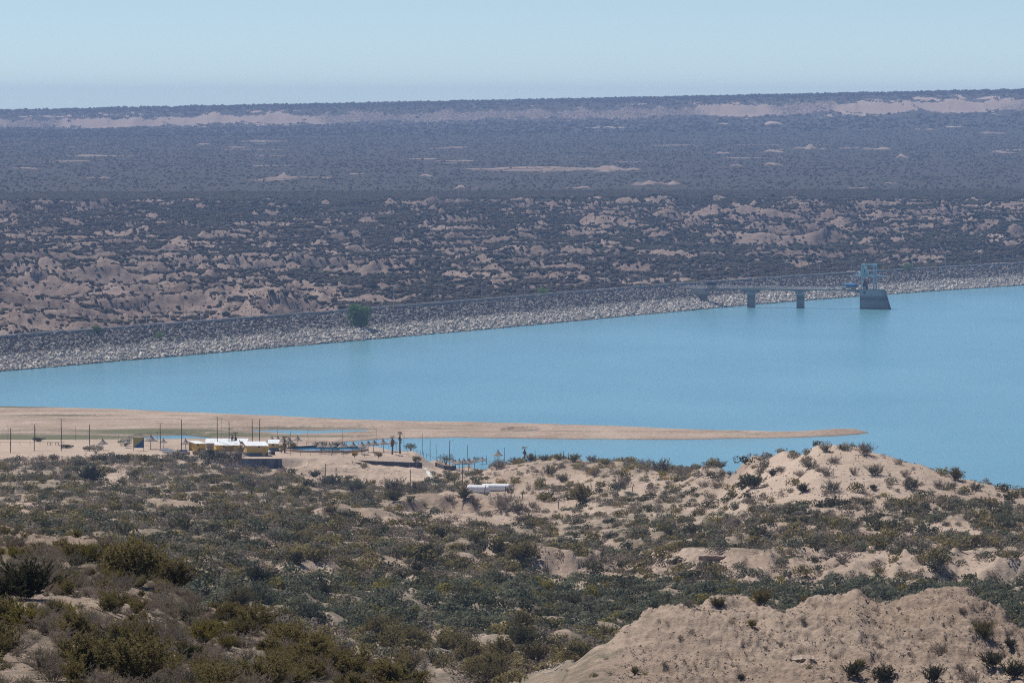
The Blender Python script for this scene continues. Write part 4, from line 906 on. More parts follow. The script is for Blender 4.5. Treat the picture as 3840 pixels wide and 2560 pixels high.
mg = M(); mg.box(1.1, 2.9, -1.7, 1.0, ZC + .36, ZC + 3.6); mg.box(1.3, 2.5, -1.4, .8, ZC + 3.6, ZC + 4.1); mg.tube([(1.7, -.4, ZC + 4.1), (1.7, -.4, ZC + 5.6)], [.5, .22], 8); mg.build('gate_machinery', m_dk, tw)
mg = M(); mg.box(1.5, 2.6, -1.78, -1.71, ZC + .4, ZC + 1.5); mg.build('control_panel', m_white, tw)
mg = M(); mg.box(3.3, 3.4, -1.2, -.4, ZC + .36, ZC + 2.6); mg.tube([(3.6, -.8, ZC + 3.0), (5.0, -.8, ZC + .5)], .07, 5); mg.build('ladder', m_dk, tw)

br = thing('access_bridge', 'slender concrete access bridge on two piers leading to the intake tower', 'bridge', (BA.x, BA.y, 0), bang)
LEN = (BT - BA).length
def bx_(x): p = on_bridge(x); return (Vector((p.x, p.y, 0)) - Vector((BA.x, BA.y, 0))).length
xa, xp1, xp2, xt = bx_(2648), bx_(2817.5), bx_(3002), LEN
md_ = M(); W_ = 2.4
def soff(t):   # underside: haunched towards the piers
    d = min(abs(t - xa), abs(t - xp1), abs(t - xp2), abs(t - xt)); return ZC - .75 - 1.5 * max(0, 1 - d / 8.0) ** 1.8
N_ = 90; o0 = 0
for i in range(N_ + 1):
    t = (LEN - .26) * i / N_; z_ = soff(t)
    md_.v += [(t, -W_, ZC), (t, W_, ZC), (t, W_ - .5, z_), (t, -W_ + .5, z_)]
    if i:
        o = 4 * i
        for j in range(4): md_.f.append((o - 4 + j, o - 4 + (j + 1) % 4, o + (j + 1) % 4, o + j))
md_.f += [(0, 1, 2, 3), (4 * N_ + 3, 4 * N_ + 2, 4 * N_ + 1, 4 * N_)]
md_.build('deck', m_deck, br)
for xp in (xp1, xp2):
    q = M(); q.box(xp - 1.75, xp + 1.75, -1.5, 1.5, -4, ZC - 3.2); q.hexa([(xp-1.75,-1.5,ZC-3.2),(xp+1.75,-1.5,ZC-3.2),(xp+1.75,1.5,ZC-3.2),(xp-1.75,1.5,ZC-3.2)], [(xp-2.5,-1.8,ZC-2.2),(xp+2.5,-1.8,ZC-2.2),(xp+2.5,1.8,ZC-2.2),(xp-2.5,1.8,ZC-2.2)])
    q.build('pier', m_tw, br)
q = M(); q.hexa([(xa-7.5,-2.9,ZC-2),(xa,-2.9,ZC-7),(xa,2.9,ZC-7),(xa-7.5,2.9,ZC-2)], [(xa-7.5,-2.9,ZC-.02),(xa,-2.9,ZC-.02),(xa,2.9,ZC-.02),(xa-7.5,2.9,ZC-.02)]); q.build('abutment', m_tw, br)
for s_ in (-1, 1):
    q = M(); k = int(LEN / 2.0)
    for i in range(k): q.box(i * 2.0 + .5, i * 2.0 + .58, s_ * 2.2 - .04, s_ * 2.2 + .04, ZC, ZC + 1.05)
    q.tube([(.5, s_ * 2.2, ZC + 1.05), (LEN - .4, s_ * 2.2, ZC + 1.05)], .035, 4); q.tube([(.5, s_ * 2.2, ZC + .55), (LEN - .4, s_ * 2.2, ZC + .55)], .025, 4)
    q.build('railing', m_rail, br)
# dark cabin at the dam end
p = on_bridge(2667, 1.0)
cb = thing('site_cabin', 'dark metal site cabin standing at the dam end of the bridge', 'cabin', p, bang)
q = M(); q.box(-2.1, 2.1, -1.2, 1.2, .1, 2.75)
for x_ in [i * .28 - 2.1 for i in range(16)]: q.box(x_, x_ + .12, -1.24, -1.2, .2, 2.65)
q.build('walls', m_dk, cb)
q = M(); q.box(-2.2, 2.2, -1.3, 1.3, 2.76, 2.88); q.build('roof', m_dk, cb)
q = M(); q.box(-.5, .5, -1.28, -1.245, .15, 2.1); q.build('door', simple('door_grey', (.1, .1, .11), .6), cb)
def wheel(par, x, y, r=.5, w=.3):
    q = M(); q.tube([(x, y - w/2, r), (x, y + w/2, r)], r, 16); o = q.build('wheel', m_tyre, par)
    q = M(); q.tube([(x, y - w/2 - .02, r), (x, y + w/2 + .02, r)], r * .5, 10); q.build('rim', m_rail, o)
p = on_bridge(3186, 0.2, ZC + .02)
tk = thing('tanker_truck', 'blue bodied truck with a pale cab parked on the bridge beside the tower', 'truck', p, bang)
q = M(); q.hexa([(-4.1,-1.2,.9),(-1.9,-1.2,.9),(-1.9,1.2,.9),(-4.1,1.2,.9)], [(-3.9,-1.15,3.0),(-1.95,-1.15,3.15),(-1.95,1.15,3.15),(-3.9,1.15,3.0)]); q.box(-4.25, -3.9, -1.2, 1.2, .6, 1.2); q.build('cab', m_white, tk)
q = M(); q.hexa([(-4.08,-1.05,1.75),(-4.0,-1.05,1.75),(-4.0,1.05,1.75),(-4.08,1.05,1.75)], [(-3.98,-1.05,2.75),(-3.9,-1.05,2.75),(-3.9,1.05,2.75),(-3.98,1.05,2.75)]); q.build('windscreen', m_glass, tk)
q = M(); q.box(-3.6, -2.5, -1.23, -1.19, 1.8, 2.7); q.build('side_window', m_glass, tk)
q = M(); pr = [(1.15 * math.cos(a) , 2.15 + 1.05 * math.sin(a)) for a in [2 * math.pi * k / 16 for k in range(16)]]
for i in range(4):
    x_ = [-1.7, -1.5, 3.3, 3.6][i]; f_ = [.85, 1, 1, .7][i]
    q.v += [(x_, a * f_, 2.15 + (c_ - 2.15) * f_) for a, c_ in pr]
    if i:
        for j in range(16): q.f.append((16*(i-1)+j, 16*(i-1)+(j+1)%16, 16*i+(j+1)%16, 16*i+j))
q.f += [tuple(range(16))[::-1], tuple(range(48, 64))]; q.build('tank_body', m_blue, tk)
q = M(); q.box(-3.9, 4.0, -.45, .45, .75, 1.1); q.box(3.5, 4.1, -1.1, 1.1, .8, 2.0); q.build('chassis', m_dk, tk)
for x_ in (-3.1, 1.4, 2.7):
    for y_ in (-1.05, 1.05): wheel(tk, x_, y_)
p = on_bridge(3119, 0.2, ZC + .02)
ca_ = thing('parked_car', 'small white estate car parked on the bridge in front of the truck', 'car', p, bang)
q = M(); q.hexa([(-2.15,-.8,.35),(2.1,-.8,.35),(2.1,.8,.35),(-2.15,.8,.35)], [(-2.1,-.78,.85),(2.1,-.78,.95),(2.1,.78,.95),(-2.1,.78,.85)]); q.hexa([(-1.0,-.75,.88),(2.0,-.75,.93),(2.0,.75,.93),(-1.0,.75,.88)], [(-.35,-.62,1.45),(1.75,-.62,1.45),(1.75,.62,1.45),(-.35,.62,1.45)]); q.build('body', m_white, ca_)
q = M(); q.hexa([(-.7,-.79,.98),(1.8,-.79,.98),(1.8,-.75,.98),(-.7,-.75,.98)], [(-.25,-.69,1.34),(1.65,-.69,1.34),(1.65,-.6,1.34),(-.25,-.6,1.34)]); q.build('side_window', m_glass, ca_)
for x_ in (-1.35, 1.3):
    for y_ in (-.72, .72): wheel(ca_, x_, y_, .31, .2)
# ------------------------------------------------------------------ lamps along the crest
m_galv = simple('lamp_steel', (0.55, 0.56, 0.57), 0.5, 0.1, 1.0)
def crest_at(x, off):
    u = ray(x, 1150)[0]
    for i in range(len(CREST) - 1):
        a, b2 = CREST[i], CREST[i + 1]; ua, ub = a.x / a.y, b2.x / b2.y
        if ua <= u <= ub or ub <= u <= ua:
            t = (u * a.y - a.x) / ((b2.x - a.x) - u * (b2.y - a.y)); p = a + (b2 - a) * t; d, n = cn(i); return p - n * off, d, n
def lamp(h=9.0, arm=2.4):
    o = thing('street_lamp', '', 'street lamp')
    q = M(); q.tube([(0,0,0), (0,0,h - .6)], [.14, .10], 6); q.tube([(0,0,h-.6), (.25,0,h-.1), (.8,0,h+.1), (arm-.5,0,h+.35)], .10, 5); q.build('pole', m_galv, o)
    q = M(); q.hexa([(arm-.6,-.16,h+.27),(arm+.25,-.14,h+.40),(arm+.25,.14,h+.40),(arm-.6,.16,h+.27)], [(arm-.6,-.12,h+.42),(arm+.2,-.1,h+.52),(arm+.2,.1,h+.52),(arm-.6,.12,h+.42)]); q.build('lamp_head', m_white, o)
    return o
L0_ = note(lamp()); first = True
lx = [203,421,628,829,1020,1205,1384,1551,1720,1880,2038,2190,2336,2480,2617,2745,2872,3012,3137,3258,3375,3485,3607,3737]
for i, x in enumerate(lx):
    p, d, n = crest_at(x - 12, ROADW - .2)
    o = L0_ if i == 0 else copy_tree(L0_)
    o.location = (p.x, p.y, ZC + .1); o.rotation_euler = (0, 0, math.atan2(n.y, n.x) + .35)
    o['label'] = 'single arm steel street lamp on the dam crest, %s from the left' % nth(i) if i < 20 else 'single arm steel street lamp on the dam crest, %s from the right' % nth(23 - i)
    o['group'] = 'street lamps along the dam crest'
# posts beyond the crest
q = M(); q.tube([(0,0,0),(0,0,8)], [.13,.09], 6); pme = q.mesh('pole', m_stem)
for i, (x, y, yt) in enumerate([(687, 1208, 1145), (1262, 1160, 1140), (3005, 1050, 985)]):
    h = fhit(x, y - 8); 
    if h is None: continue
    o = bpy.data.objects.new('wooden_pole', pme); C.objects.link(o); o.location = h
    tag(o, ['dark pole behind the left part of the dam','short dark pole behind the middle of the dam','dark pole behind the dam near the tower'][i], 'pole', 'poles behind the dam')

# ------------------------------------------------------------------ trees and bushes on the dam
def tree(name, label, x, ybase, w_px, h_px, mat, p=None, seed=1, leaf=.32, n=1500, cat='tree', grp='trees and bushes on the dam'):
    r = random.Random(seed); s = p.y / F; W2, H2 = w_px * s / 2, h_px * s
    o = thing(name, label, cat, p, r.uniform(0, 6), grp)
    tk_ = M(); tips = []
    for k in range(6):
        t = k * 1.05 + r.random(); e = r.uniform(.2, .6)
        pts = [Vector((0, 0, -.3)), Vector((math.cos(t) * W2 * .12, math.sin(t) * W2 * .12, H2 * .25)), Vector((math.cos(t) * W2 * e, math.sin(t) * W2 * e, H2 * r.uniform(.5, .75)))]
        tk_.tube(pts, [H2 * .035, H2 * .022, H2 * .008], 5); tips.append(pts[-1])
    tk_.build('trunk', m_stem, o)
    lf = M(); cl = [(Vector((r.uniform(-.68, .68) * W2, r.uniform(-.68, .68) * W2, H2 * r.uniform(.22, .82))), r.uniform(.22, .42)) for _ in range(16)] + [(t, .42) for t in tips]
    for _ in range(n):
        c_, rad = r.choice(cl); v = Vector((r.gauss(0, 1), r.gauss(0, 1), r.gauss(0, .8))).normalized() * r.uniform(.55, 1) ** .4
        q_ = c_ + Vector((v.x * rad * W2, v.y * rad * W2, v.z * rad * H2 * .62)); q_.z = max(q_.z, H2 * .06)
        a1 = Vector((r.gauss(0, 1), r.gauss(0, 1), r.gauss(0, 1))).normalized(); b1 = a1.cross(v + Vector((r.gauss(0,.4), r.gauss(0,.4), r.gauss(0,.4)))).normalized()
        k1 = leaf * r.uniform(.6, 1.3); lf.add([q_ - a1 * k1, q_ - b1 * k1 * .6, q_ + a1 * k1, q_ + b1 * k1 * .6], [(0, 1, 2, 3)])
    lf.build('crown', mat, o); return o
def on_dam(x, y):       # point of the rockfill face seen at a photo pixel
    best = None
    for i in range(len(CREST) - 1):
        d, n = cn(i)
        for f in (0, .25, .5, .75):
            c0 = CREST[i] * (1 - f) + CREST[i + 1] * f
            for k in range(0, 80):
                w_ = k * .5; p = c0 + n * w_; z_ = ZC - 20.5 / (SLP + 40) * w_; u_, v_ = px_of((p.x, p.y, z_)); e = (u_ - x) ** 2 + (v_ - y) ** 2
                if best is None or e < best[0]: best = (e, Vector((p.x, p.y, z_)))
    return best[1]
def crest_pt(x): p, d, n = crest_at(x + 20, ROADW + 2); return Vector((p.x, p.y, ZC - .8))
tree('willow_tree', 'broad dense green tree growing out of the rockfill', 1350, 1228, 92, 86, LM['tree'], on_dam(1350, 1226), 3, .42, 5200)
tree('green_bush', 'dark green bush at the top of the rockfill, left end', 363, 1262, 42, 40, LM['tree'], on_dam(363, 1258), 4, .3, 600, 'bush')
tree('green_bush', 'bright green bush half way down the rockfill face', 598, 1270, 32, 24, LM['bright'], on_dam(598, 1270), 5, .25, 450, 'bush')
tree('green_bush', 'bright green bush standing behind the dam crest', 2092, 1100, 46, 34, LM['bright'], crest_pt(2092), 6, .28, 600, 'bush')
tree('green_bush', 'dark green round bush on the crest right of the tower', 3408, 1022, 46, 36, LM['tree'], on_dam(3408, 1020), 7, .28, 700, 'bush')
tree('green_bush', 'olive green bush behind the crest right of the tower', 3365, 1000, 42, 24, LM['yellow'], crest_pt(3365), 8, .3, 400, 'bush')
tree('green_bush', 'pale green bush behind the dark cabin', 2644, 1062, 40, 20, LM['yellow'], crest_pt(2644), 9, .3, 350, 'bush')
tree('flowering_bush', 'orange flowering bush behind the crest left of the piers', 2880, 1045, 34, 14, LM['bloom'], crest_pt(2880), 10, .25, 260, 'bush')
tree('flowering_bush', 'yellow flowering bush on the crest near the right end', 3500, 1003, 24, 13, LM['bloom'], on_dam(3500, 1004), 11, .22, 200, 'bush')
tree('flowering_bush', 'small yellow flowering bush at the far right of the crest', 3612, 996, 22, 11, LM['bloom'], on_dam(3612, 997), 12, .2, 200, 'bush')
tree('green_bush', 'wide olive bush behind the crest between cabin and tower', 3060, 1040, 95, 17, LM['yellow'], crest_pt(3060), 13, .3, 500, 'bush')
tree('green_bush', 'low green bush behind the crest between cabin and piers', 2755, 1056, 60, 11, LM['bright'], crest_pt(2755), 16, .25, 300, 'bush')
tree('green_bush', 'low green bush beyond the crest left of the tree', 1160, 1165, 90, 16, LM['valley'], crest_pt(1120), 14, .3, 400, 'bush')
tree('dry_bush', 'dry brown bush hanging on the parapet right of the tree', 1495, 1160, 30, 14, LM['olive'], on_dam(1470, 1160), 15, .2, 250, 'bush')
tree('dry_bush', 'dry brown bush under the parapet left of the tree', 985, 1192, 26, 14, LM['olive'], on_dam(985, 1193), 17, .2, 200, 'bush')
tree('dry_bush', 'dark tangled bush at the crest where the bridge begins', 2525, 1075, 40, 18, LM['dark'], on_dam(2525, 1073), 18, .2, 250, 'bush')

# ------------------------------------------------------------------ pylons on the plain
def bar(q, a, b2, r): q.tube([a, b2], r, 4, False)
def pylon(x, ytop, ybase, label, lat=True, w=36, tilt=0):
    h = fhit(x, ybase, 5000); s = h.y / F; H2 = (ybase - ytop) * s; W2 = w * s
    o = thing('power_pylon', label, 'pylon', h, 0, 'pylons crossing the plain')
    q = M(); r = .16
    for sx_ in (-1, 1):
        if lat:
            b0, b1 = W2 * .42 * sx_, W2 * .14 * sx_
            for sy in (-1, 1):
                bar(q, (b0, sy * 2.2, 0), (b1, sy * .8, H2 * .9), r)
            k = 7
            for i in range(k):
                z0, z1 = H2 * .9 * i / k, H2 * .9 * (i + 1) / k; f0, f1 = b0 + (b1 - b0) * i / k, b0 + (b1 - b0) * (i + 1) / k
                bar(q, (f0, -2.2 + 1.4 * i / k, z0), (-f1, -2.2 + 1.4 * (i + 1) / k, z1), r * .7)
        else:
            bar(q, (sx_ * W2 * .25, 0, 0), (sx_ * W2 * .3, 0, H2), r); bar(q, (sx_ * W2 * .25 + .8, 0, 0), (sx_ * W2 * .3 + .8, 0, H2), r * .8)
    q.build('mast', m_galv, o)
    q = M()
    if lat:
        bar(q, (-W2 * .8, 0, H2 * .93), (W2 * .8, 0, H2 * .93), .4); bar(q, (-W2 * .8, 0, H2 * .93), (-W2 * .2, 0, H2 * 1.0), .2); bar(q, (W2 * .8, 0, H2 * .93), (W2 * .2, 0, H2 * 1.0), .2); bar(q, (-W2 * .2, 0, H2), (W2 * .2, 0, H2), .2)
    else:
        bar(q, (-W2 * .5, 0, H2 * .93), (W2 * .5, 0, H2 * .93), .12)
        for t in (-.45, -.12, .2): bar(q, (W2 * t, 0, H2 * .93), (W2 * (t + .03), 0, H2 * .85), .1)
    q.build('crossarm', m_galv, o)
pylon(980, 534, 615, 'pale lattice pylon with a wide crossarm on the hazy plain')
pylon(2048, 508, 604, 'faint twin mast pylon in the centre of the plain', False, 42)
pylon(100, 527, 622, 'faint twin mast pylon at the left edge of the plain', False, 50)
pylon(3224, 482, 570, 'faint twin mast pylon on the plain above the tower', False, 42)
for (x, yt, yb, l) in [(795, 698, 766, 'thin white banded mast left on the plain'), (786, 720, 766, 'short thin mast beside the white banded mast'), (1838, 718, 738, 'short pale post in the middle of the plain'), (1720, 716, 745, 'thin pole in the middle of the plain'), (3784, 690, 712, 'thin pole at the right edge of the plain'), (2592, 700, 740, 'faint pole right of the centre of the plain')]:
    h = fhit(x, yb, 4300); q = M(); q.tube([(0,0,0),(0,0,(yb - yt) * h.y / F)], [.22,.12], 5); tag(q.build('mast', m_galv, None, False, h), l, 'mast', 'thin masts on the plain')

# ------------------------------------------------------------------ the bathing place: huts
m_yel, nt, b = new_mat('yellow_render_blue_dado')
geo = nd(nt, 'ShaderNodeTexCoord'); sx = nd(nt, 'ShaderNodeSeparateXYZ'); nt.links.new(geo.outputs['Object'], sx.inputs[0])
n1 = noise(nt, geo.outputs['Object'], 1.2, 5); yc_ = ramp(nt, n1.outputs[0], [(0.3, (0.60, 0.40, 0.10)), (0.7, (0.72, 0.51, 0.16))])
mr = nd(nt, 'ShaderNodeMapRange'); mr.inputs[1].default_value = .93; mr.inputs[2].default_value = .97; nt.links.new(sx.outputs[2], mr.inputs[0])
nt.links.new(mixc(nt, mr.outputs[0], (0.13, 0.16, 0.20), yc_.outputs[0]), b.inputs['Base Color'])
m_yel2 = simple('yellow_render', (0.64, 0.42, 0.09), .9, .18, 1.2)
m_roof = simple('white_sheet_roof', (0.66, 0.68, 0.69), 0.5, 0.15, .8)
m_bgrey = simple('blue_grey_block', (0.12, 0.16, 0.21), 0.9, 0.25, 0.9)
m_bdark = simple('dark_blue_grey', (0.10, 0.13, 0.17), 0.9, 0.2, 0.9)
m_wood = simple('weathered_wood', (0.22, 0.17, 0.13), 0.95, 0.3, 2.0)
m_wdark = simple('dark_post_wood', (0.045, 0.035, 0.03), 0.95, 0.3, 2.0)
m_sandw = simple('sandy_render', (0.45, 0.36, 0.28), 0.95, 0.15, 1.5)
TZ = 14.0
PM = 1511 / F     # metres per photo pixel on the terrace
def hut(name, label, x0, x1, ybase, ytop, depth, mat, rise=0.5, side=0, rise_roof=None, door=None, wins=(), cat='hut', ext=0.25):
    a_, b_ = at_z(x0, ybase, TZ), at_z(x1, ybase, TZ); s = a_.y / F; W_ = (x1 - x0) * s; H_ = (ybase - ytop) * s
    o = thing(name, label, cat, (a_.x, a_.y, TZ - .02), 0)
    q = M(); sk = side * s    # skewed plan so that the left wall shows
    q.hexa([(0,0,0),(W_,0,0),(W_-sk,depth,0),(-sk,depth,0)], [(0,0,H_),(W_,0,H_),(W_-sk,depth,H_+rise),(-sk,depth,H_+rise)])
    w_ = q.build('walls', mat, o)
    q = M(); n_ = max(4, int(W_ / .35)); e = ext
    for i in range(n_):      # corrugated sheets
        f0, f1 = -e + (W_ + 2*e) * i / n_, -e + (W_ + 2*e) * (i + .5) / n_; f2 = -e + (W_ + 2*e) * (i + 1) / n_
        for (g0, g1, u0, u1) in ((f0, f1, 0, .05), (f1, f2, .05, 0)):
            q.add([(g0, -e, H_ + .05 + u0 - e*.1), (g1, -e, H_ + .05 + u1 - e*.1), (g1 - sk, depth + e, H_ + rise + .1 + u1), (g0 - sk, depth + e, H_ + rise + .1 + u0),
                   (g0, -e, H_ + .005 + u0 - e*.1), (g1, -e, H_ + .005 + u1 - e*.1), (g1 - sk, depth + e, H_ + rise + .055 + u1), (g0 - sk, depth + e, H_ + rise + .055 + u0)], [(0,1,2,3),(7,6,5,4),(0,4,5,1),(2,6,7,3),(1,5,6,2),(0,3,7,4)])
    q.build('roof', m_roof, o)
    for (wx, wy, ww, wh) in wins:
        q = M(); X_ = (wx - x0) * s; z_ = (ybase - wy) * s; q.box(X_ - ww/2, X_ + ww/2, -.04, .0, z_ - wh/2, z_ + wh/2); f_ = q.build('window', m_wdark, o)
        q = M(); q.box(X_ - ww/2 - .06, X_ + ww/2 + .06, -.06, -.0, z_ - wh/2 - .1, z_ - wh/2 - .003); q.build('sill', m_bgrey, f_)
    if door:
        q = M(); X_ = (door - x0) * s; q.box(X_ - .45, X_ + .45, -.03, .0, .03, 2.0); d_ = q.build('door', m_yel2, o); q = M(); q.box(X_ + .3, X_ + .36, -.07, -.03, 1.0, 1.12); q.build('handle', m_dk, d_)
    return o
hut('yellow_hut', 'yellow and blue grey hut with white roof above the lower block, largest of the huts', 926, 1006, 1710, 1671, 6.0, m_yel, .75, 18, door=990, wins=[(971, 1673.5, .45, .28)])
hut('yellow_hut', 'yellow hut with white roof nearest the pool', 1006.5, 1043, 1691, 1663, 6.0, m_yel, .7, 0, wins=[(1024, 1666.5, .5, .35)])
hut('yellow_hut', 'yellow hut with pallets leaning on its front', 811, 903, 1692, 1668.5, 5.0, m_yel2, .7, 13, wins=[(840, 1673, .45, .25), (876, 1672, .4, .22)])
hut('yellow_hut', 'small yellow hut with blue bottomed side wall at the left end', 738, 772, 1691, 1662.5, 4.0, m_yel2, .35, 33, wins=[(743, 1667, .5, .3)])
hut('storage_shed', 'low white roofed shed behind the yellow huts', 773, 806, 1680, 1661, 4.0, m_sandw, .3, 0)
hut('storage_shed', 'long low shed with bright white roof at the back of the huts', 772, 925, 1663, 1654, 6.5, m_sandw, .3, 0)
# lower blue grey block below the terrace
a_ = at_z(928, 1716, 13.98); s = a_.y / F; Wb = (1057 - 928) * s; zb = -2.75
lb = thing('changing_block', 'dark blue grey block with two doorways set into the bank below the terrace', 'building', (a_.x, a_.y - 1.2, 13.9))
q = M(); q.hexa([(0,0,zb),(Wb,-.3,zb),(Wb,1.3,zb),(-1.2,1.3,zb)], [(0,0,-.12),(Wb,-.3,-.12),(Wb,1.3,-.12),(-1.6,1.3,-.12)]); q.build('walls', m_bgrey, lb)
q = M(); q.hexa([(-.3,-.35,-.117),(Wb+.25,-.6,-.117),(Wb+.25,1.5,-.117),(-1.8,1.5,-.117)], [(-.3,-.35,.05),(Wb+.25,-.6,.05),(Wb+.25,1.5,.05),(-1.8,1.5,.05)]); q.build('roof_slab', m_sandw, lb)
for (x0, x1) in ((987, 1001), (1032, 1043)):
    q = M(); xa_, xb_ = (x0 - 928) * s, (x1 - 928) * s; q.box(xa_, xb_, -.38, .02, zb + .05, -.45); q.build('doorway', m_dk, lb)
for (x0, x1) in ((936, 956), (966, 984), (1006, 1030)):
    q = M(); xa_, xb_ = (x0 - 928) * s, (x1 - 928) * s; q.box(xa_, xb_, -.36, .02, zb + .3, -.6); q.build('wall_panel', m_bdark, lb)
for x0 in (930, 960, 1003, 1046, 1055):
    q = M(); xa_ = (x0 - 928) * s; q.box(xa_, xa_ + .28, -.5, .02, zb, -.12); q.build('pillar', m_bgrey, lb)
# painted board
h = at_z(520, 1690, TZ); s = h.y / F
bb = thing('painted_board', 'square mustard and blue painted board on posts at the left of the huts', 'billboard', (h.x, h.y, TZ))
m_bb, nt, b = new_mat('board_paint'); tc = nd(nt, 'ShaderNodeTexCoord'); sx = nd(nt, 'ShaderNodeSeparateXYZ'); nt.links.new(tc.outputs['Object'], sx.inputs[0])
n1 = noise(nt, tc.outputs['Object'], 1.6, 4)
e1 = nd(nt, 'ShaderNodeMath', operation='MULTIPLY_ADD'); e1.inputs[1].default_value = -.85; nt.links.new(sx.outputs[0], e1.inputs[0]); nt.links.new(sx.outputs[2], e1.inputs[2])
e2 = nd(nt, 'ShaderNodeMath', operation='MULTIPLY_ADD'); e2.inputs[1].default_value = 1.5; nt.links.new(n1.outputs[0], e2.inputs[0]); nt.links.new(e1.outputs[0], e2.inputs[2])
mr = nd(nt, 'ShaderNodeMapRange'); mr.inputs[1].default_value = 2.75; mr.inputs[2].default_value = 2.85; nt.links.new(e2.outputs[0], mr.inputs[0])
nt.links.new(mixc(nt, mr.outputs[0], (0.04, 0.10, 0.26), (0.36, 0.33, 0.08)), b.inputs['Base Color'])
q = M(); q.box(-1.3, 1.3, -.03, .03, .85, 3.6); q.build('panel', m_bb, bb)
for x_ in (-1.36, 1.36): q = M(); q.tube([(x_, 0, -.3), (x_, 0, 3.65)], .07, 6); q.build('post', m_wdark, bb)
# orange tank, white spheres, pallets
m_org = simple('orange_plastic', (0.62, 0.25, 0.02), .5, .12, 1.0)
h = at_z(736, 1706, TZ - .1); s = h.y / F
ot = thing('water_tank', 'square bright orange plastic tank in front of the small left hut', 'tank', (h.x, h.y, TZ - .6))
q = M(); q.hexa([(-.72,-.7,0),(.72,-.7,0),(.72,.7,0),(-.72,.7,0)], [(-.75,-.72,1.35),(.75,-.72,1.35),(.75,.72,1.35),(-.75,.72,1.35)]); q.build('body', m_org, ot); q = M(); q.box(-.8, .8, -.77, .77, 1.36, 1.48); q.build('rim', m_org, ot)
h = at_z(1011, 1704, TZ)
wt_ = thing('water_tank', 'small round white tank at the right corner of the largest hut', 'tank', (h.x, h.y, TZ))
q = M(); q.lathe([(.25,0),(.48,.25),(.55,.55),(.45,.9),(.2,1.08)], 14); q.build('body', m_white, wt_, True); q = M(); q.lathe([(.18,1.08),(.18,1.2),(.05,1.24)], 10); q.build('lid', m_white, wt_)
h = at_z(1024, 1705, TZ)
dt = thing('storage_drum', 'dark round drum beside the small white tank', 'drum', (h.x, h.y, TZ)); q = M(); q.lathe([(.5,0),(.55,.5),(.5,1.0),(.42,1.05)], 14); q.build('body', m_dk, dt); q = M(); q.lathe([(.3,1.05),(.3,1.12),(.1,1.14)], 10); q.build('lid', m_dk, dt)
for (x, yb, w_, h_, l) in [(856, 1708, 1.6, 2.5, 'tall grey pallet leaning on the pallet hut'), (868, 1706, .9, 2.4, 'narrow pallet leaning right of the tall pallet')]:
    h = at_z(x, yb, TZ); o = thing('wooden_pallet', l, 'pallet', (h.x, h.y, TZ), 0, 'pallets leaning on the yellow hut')
    q = M(); n_ = 8
    for i in range(n_): z_ = h_ * i / n_; q.hexa([(-w_/2, z_*.15, z_), (w_/2, z_*.15, z_), (w_/2, z_*.15+.03, z_), (-w_/2, z_*.15+.03, z_)], [(-w_/2, z_*.15+.03, z_ + h_/n_*.6), (w_/2, z_*.15+.03, z_ + h_/n_*.6), (w_/2, z_*.15+.06, z_ + h_/n_*.6), (-w_/2, z_*.15+.06, z_ + h_/n_*.6)])
    q.build('slats', m_wood, o)
    for x_ in (-w_/2 + .08, w_/2 - .08): q = M(); q.hexa([(x_-.05,.1,0),(x_+.05,.1,0),(x_+.05,.17,0),(x_-.05,.17,0)], [(x_-.05,h_*.15+.1,h_),(x_+.05,h_*.15+.1,h_),(x_+.05,h_*.15+.17,h_),(x_-.05,h_*.15+.17,h_)]); q.build('runner', m_wood, o)
for (x, yb, w_, n_, l) in [(830, 1712, 2.6, 7, 'pile of weathered branches left of the tall pallet'), (902, 1708, 1.9, 9, 'tall heap of brown thatch and sticks left of the largest hut')]:
    h = at_z(x, yb, TZ); q = M(); r = random.Random(x)
    for i in range(n_ * 6):
        a0 = r.uniform(0, 3.14) if n_ > 8 else r.gauss(0, .25); z_ = (i / (n_ * 6.0)) * (2.4 if n_ > 8 else 1.2); c0 = Vector((r.uniform(-.3, .3) * w_, r.uniform(-.4, .4), z_)); d0 = Vector((math.cos(a0), math.sin(a0), r.gauss(0, .15 if n_ < 8 else .9))) * w_ * .4
        q.tube([c0 - d0, c0 + d0], .06, 4)
    tag(q.build('brushwood_pile', m_wood, None, False, (h.x, h.y, TZ)), l, 'brushwood')
q = M(); h = at_z(868, 1709, TZ); h2 = at_z(926, 1668, TZ)
q.tube([h, Vector((at_z(926,1709,TZ).x, h.y + .1, TZ + 2.75))], .11, 6); tag(q.build('leaning_beam', m_stemp), 'long pale beam leaning diagonally against the largest hut', 'beam')
q = M(); h = at_z(800, 1716, TZ); q.tube([h + Vector((-3.2, 0, .5)), h + Vector((3.4, .2, .45))], .06, 5)
for d_ in (-3.1, -1, 1.2, 3.3): q.tube([h + Vector((d_, 0, -.6)), h + Vector((d_, 0, .55))], .06, 5)
tag(q.build('log_rail', m_wdark), 'low dark log rail at the terrace edge below the pallets', 'railing')
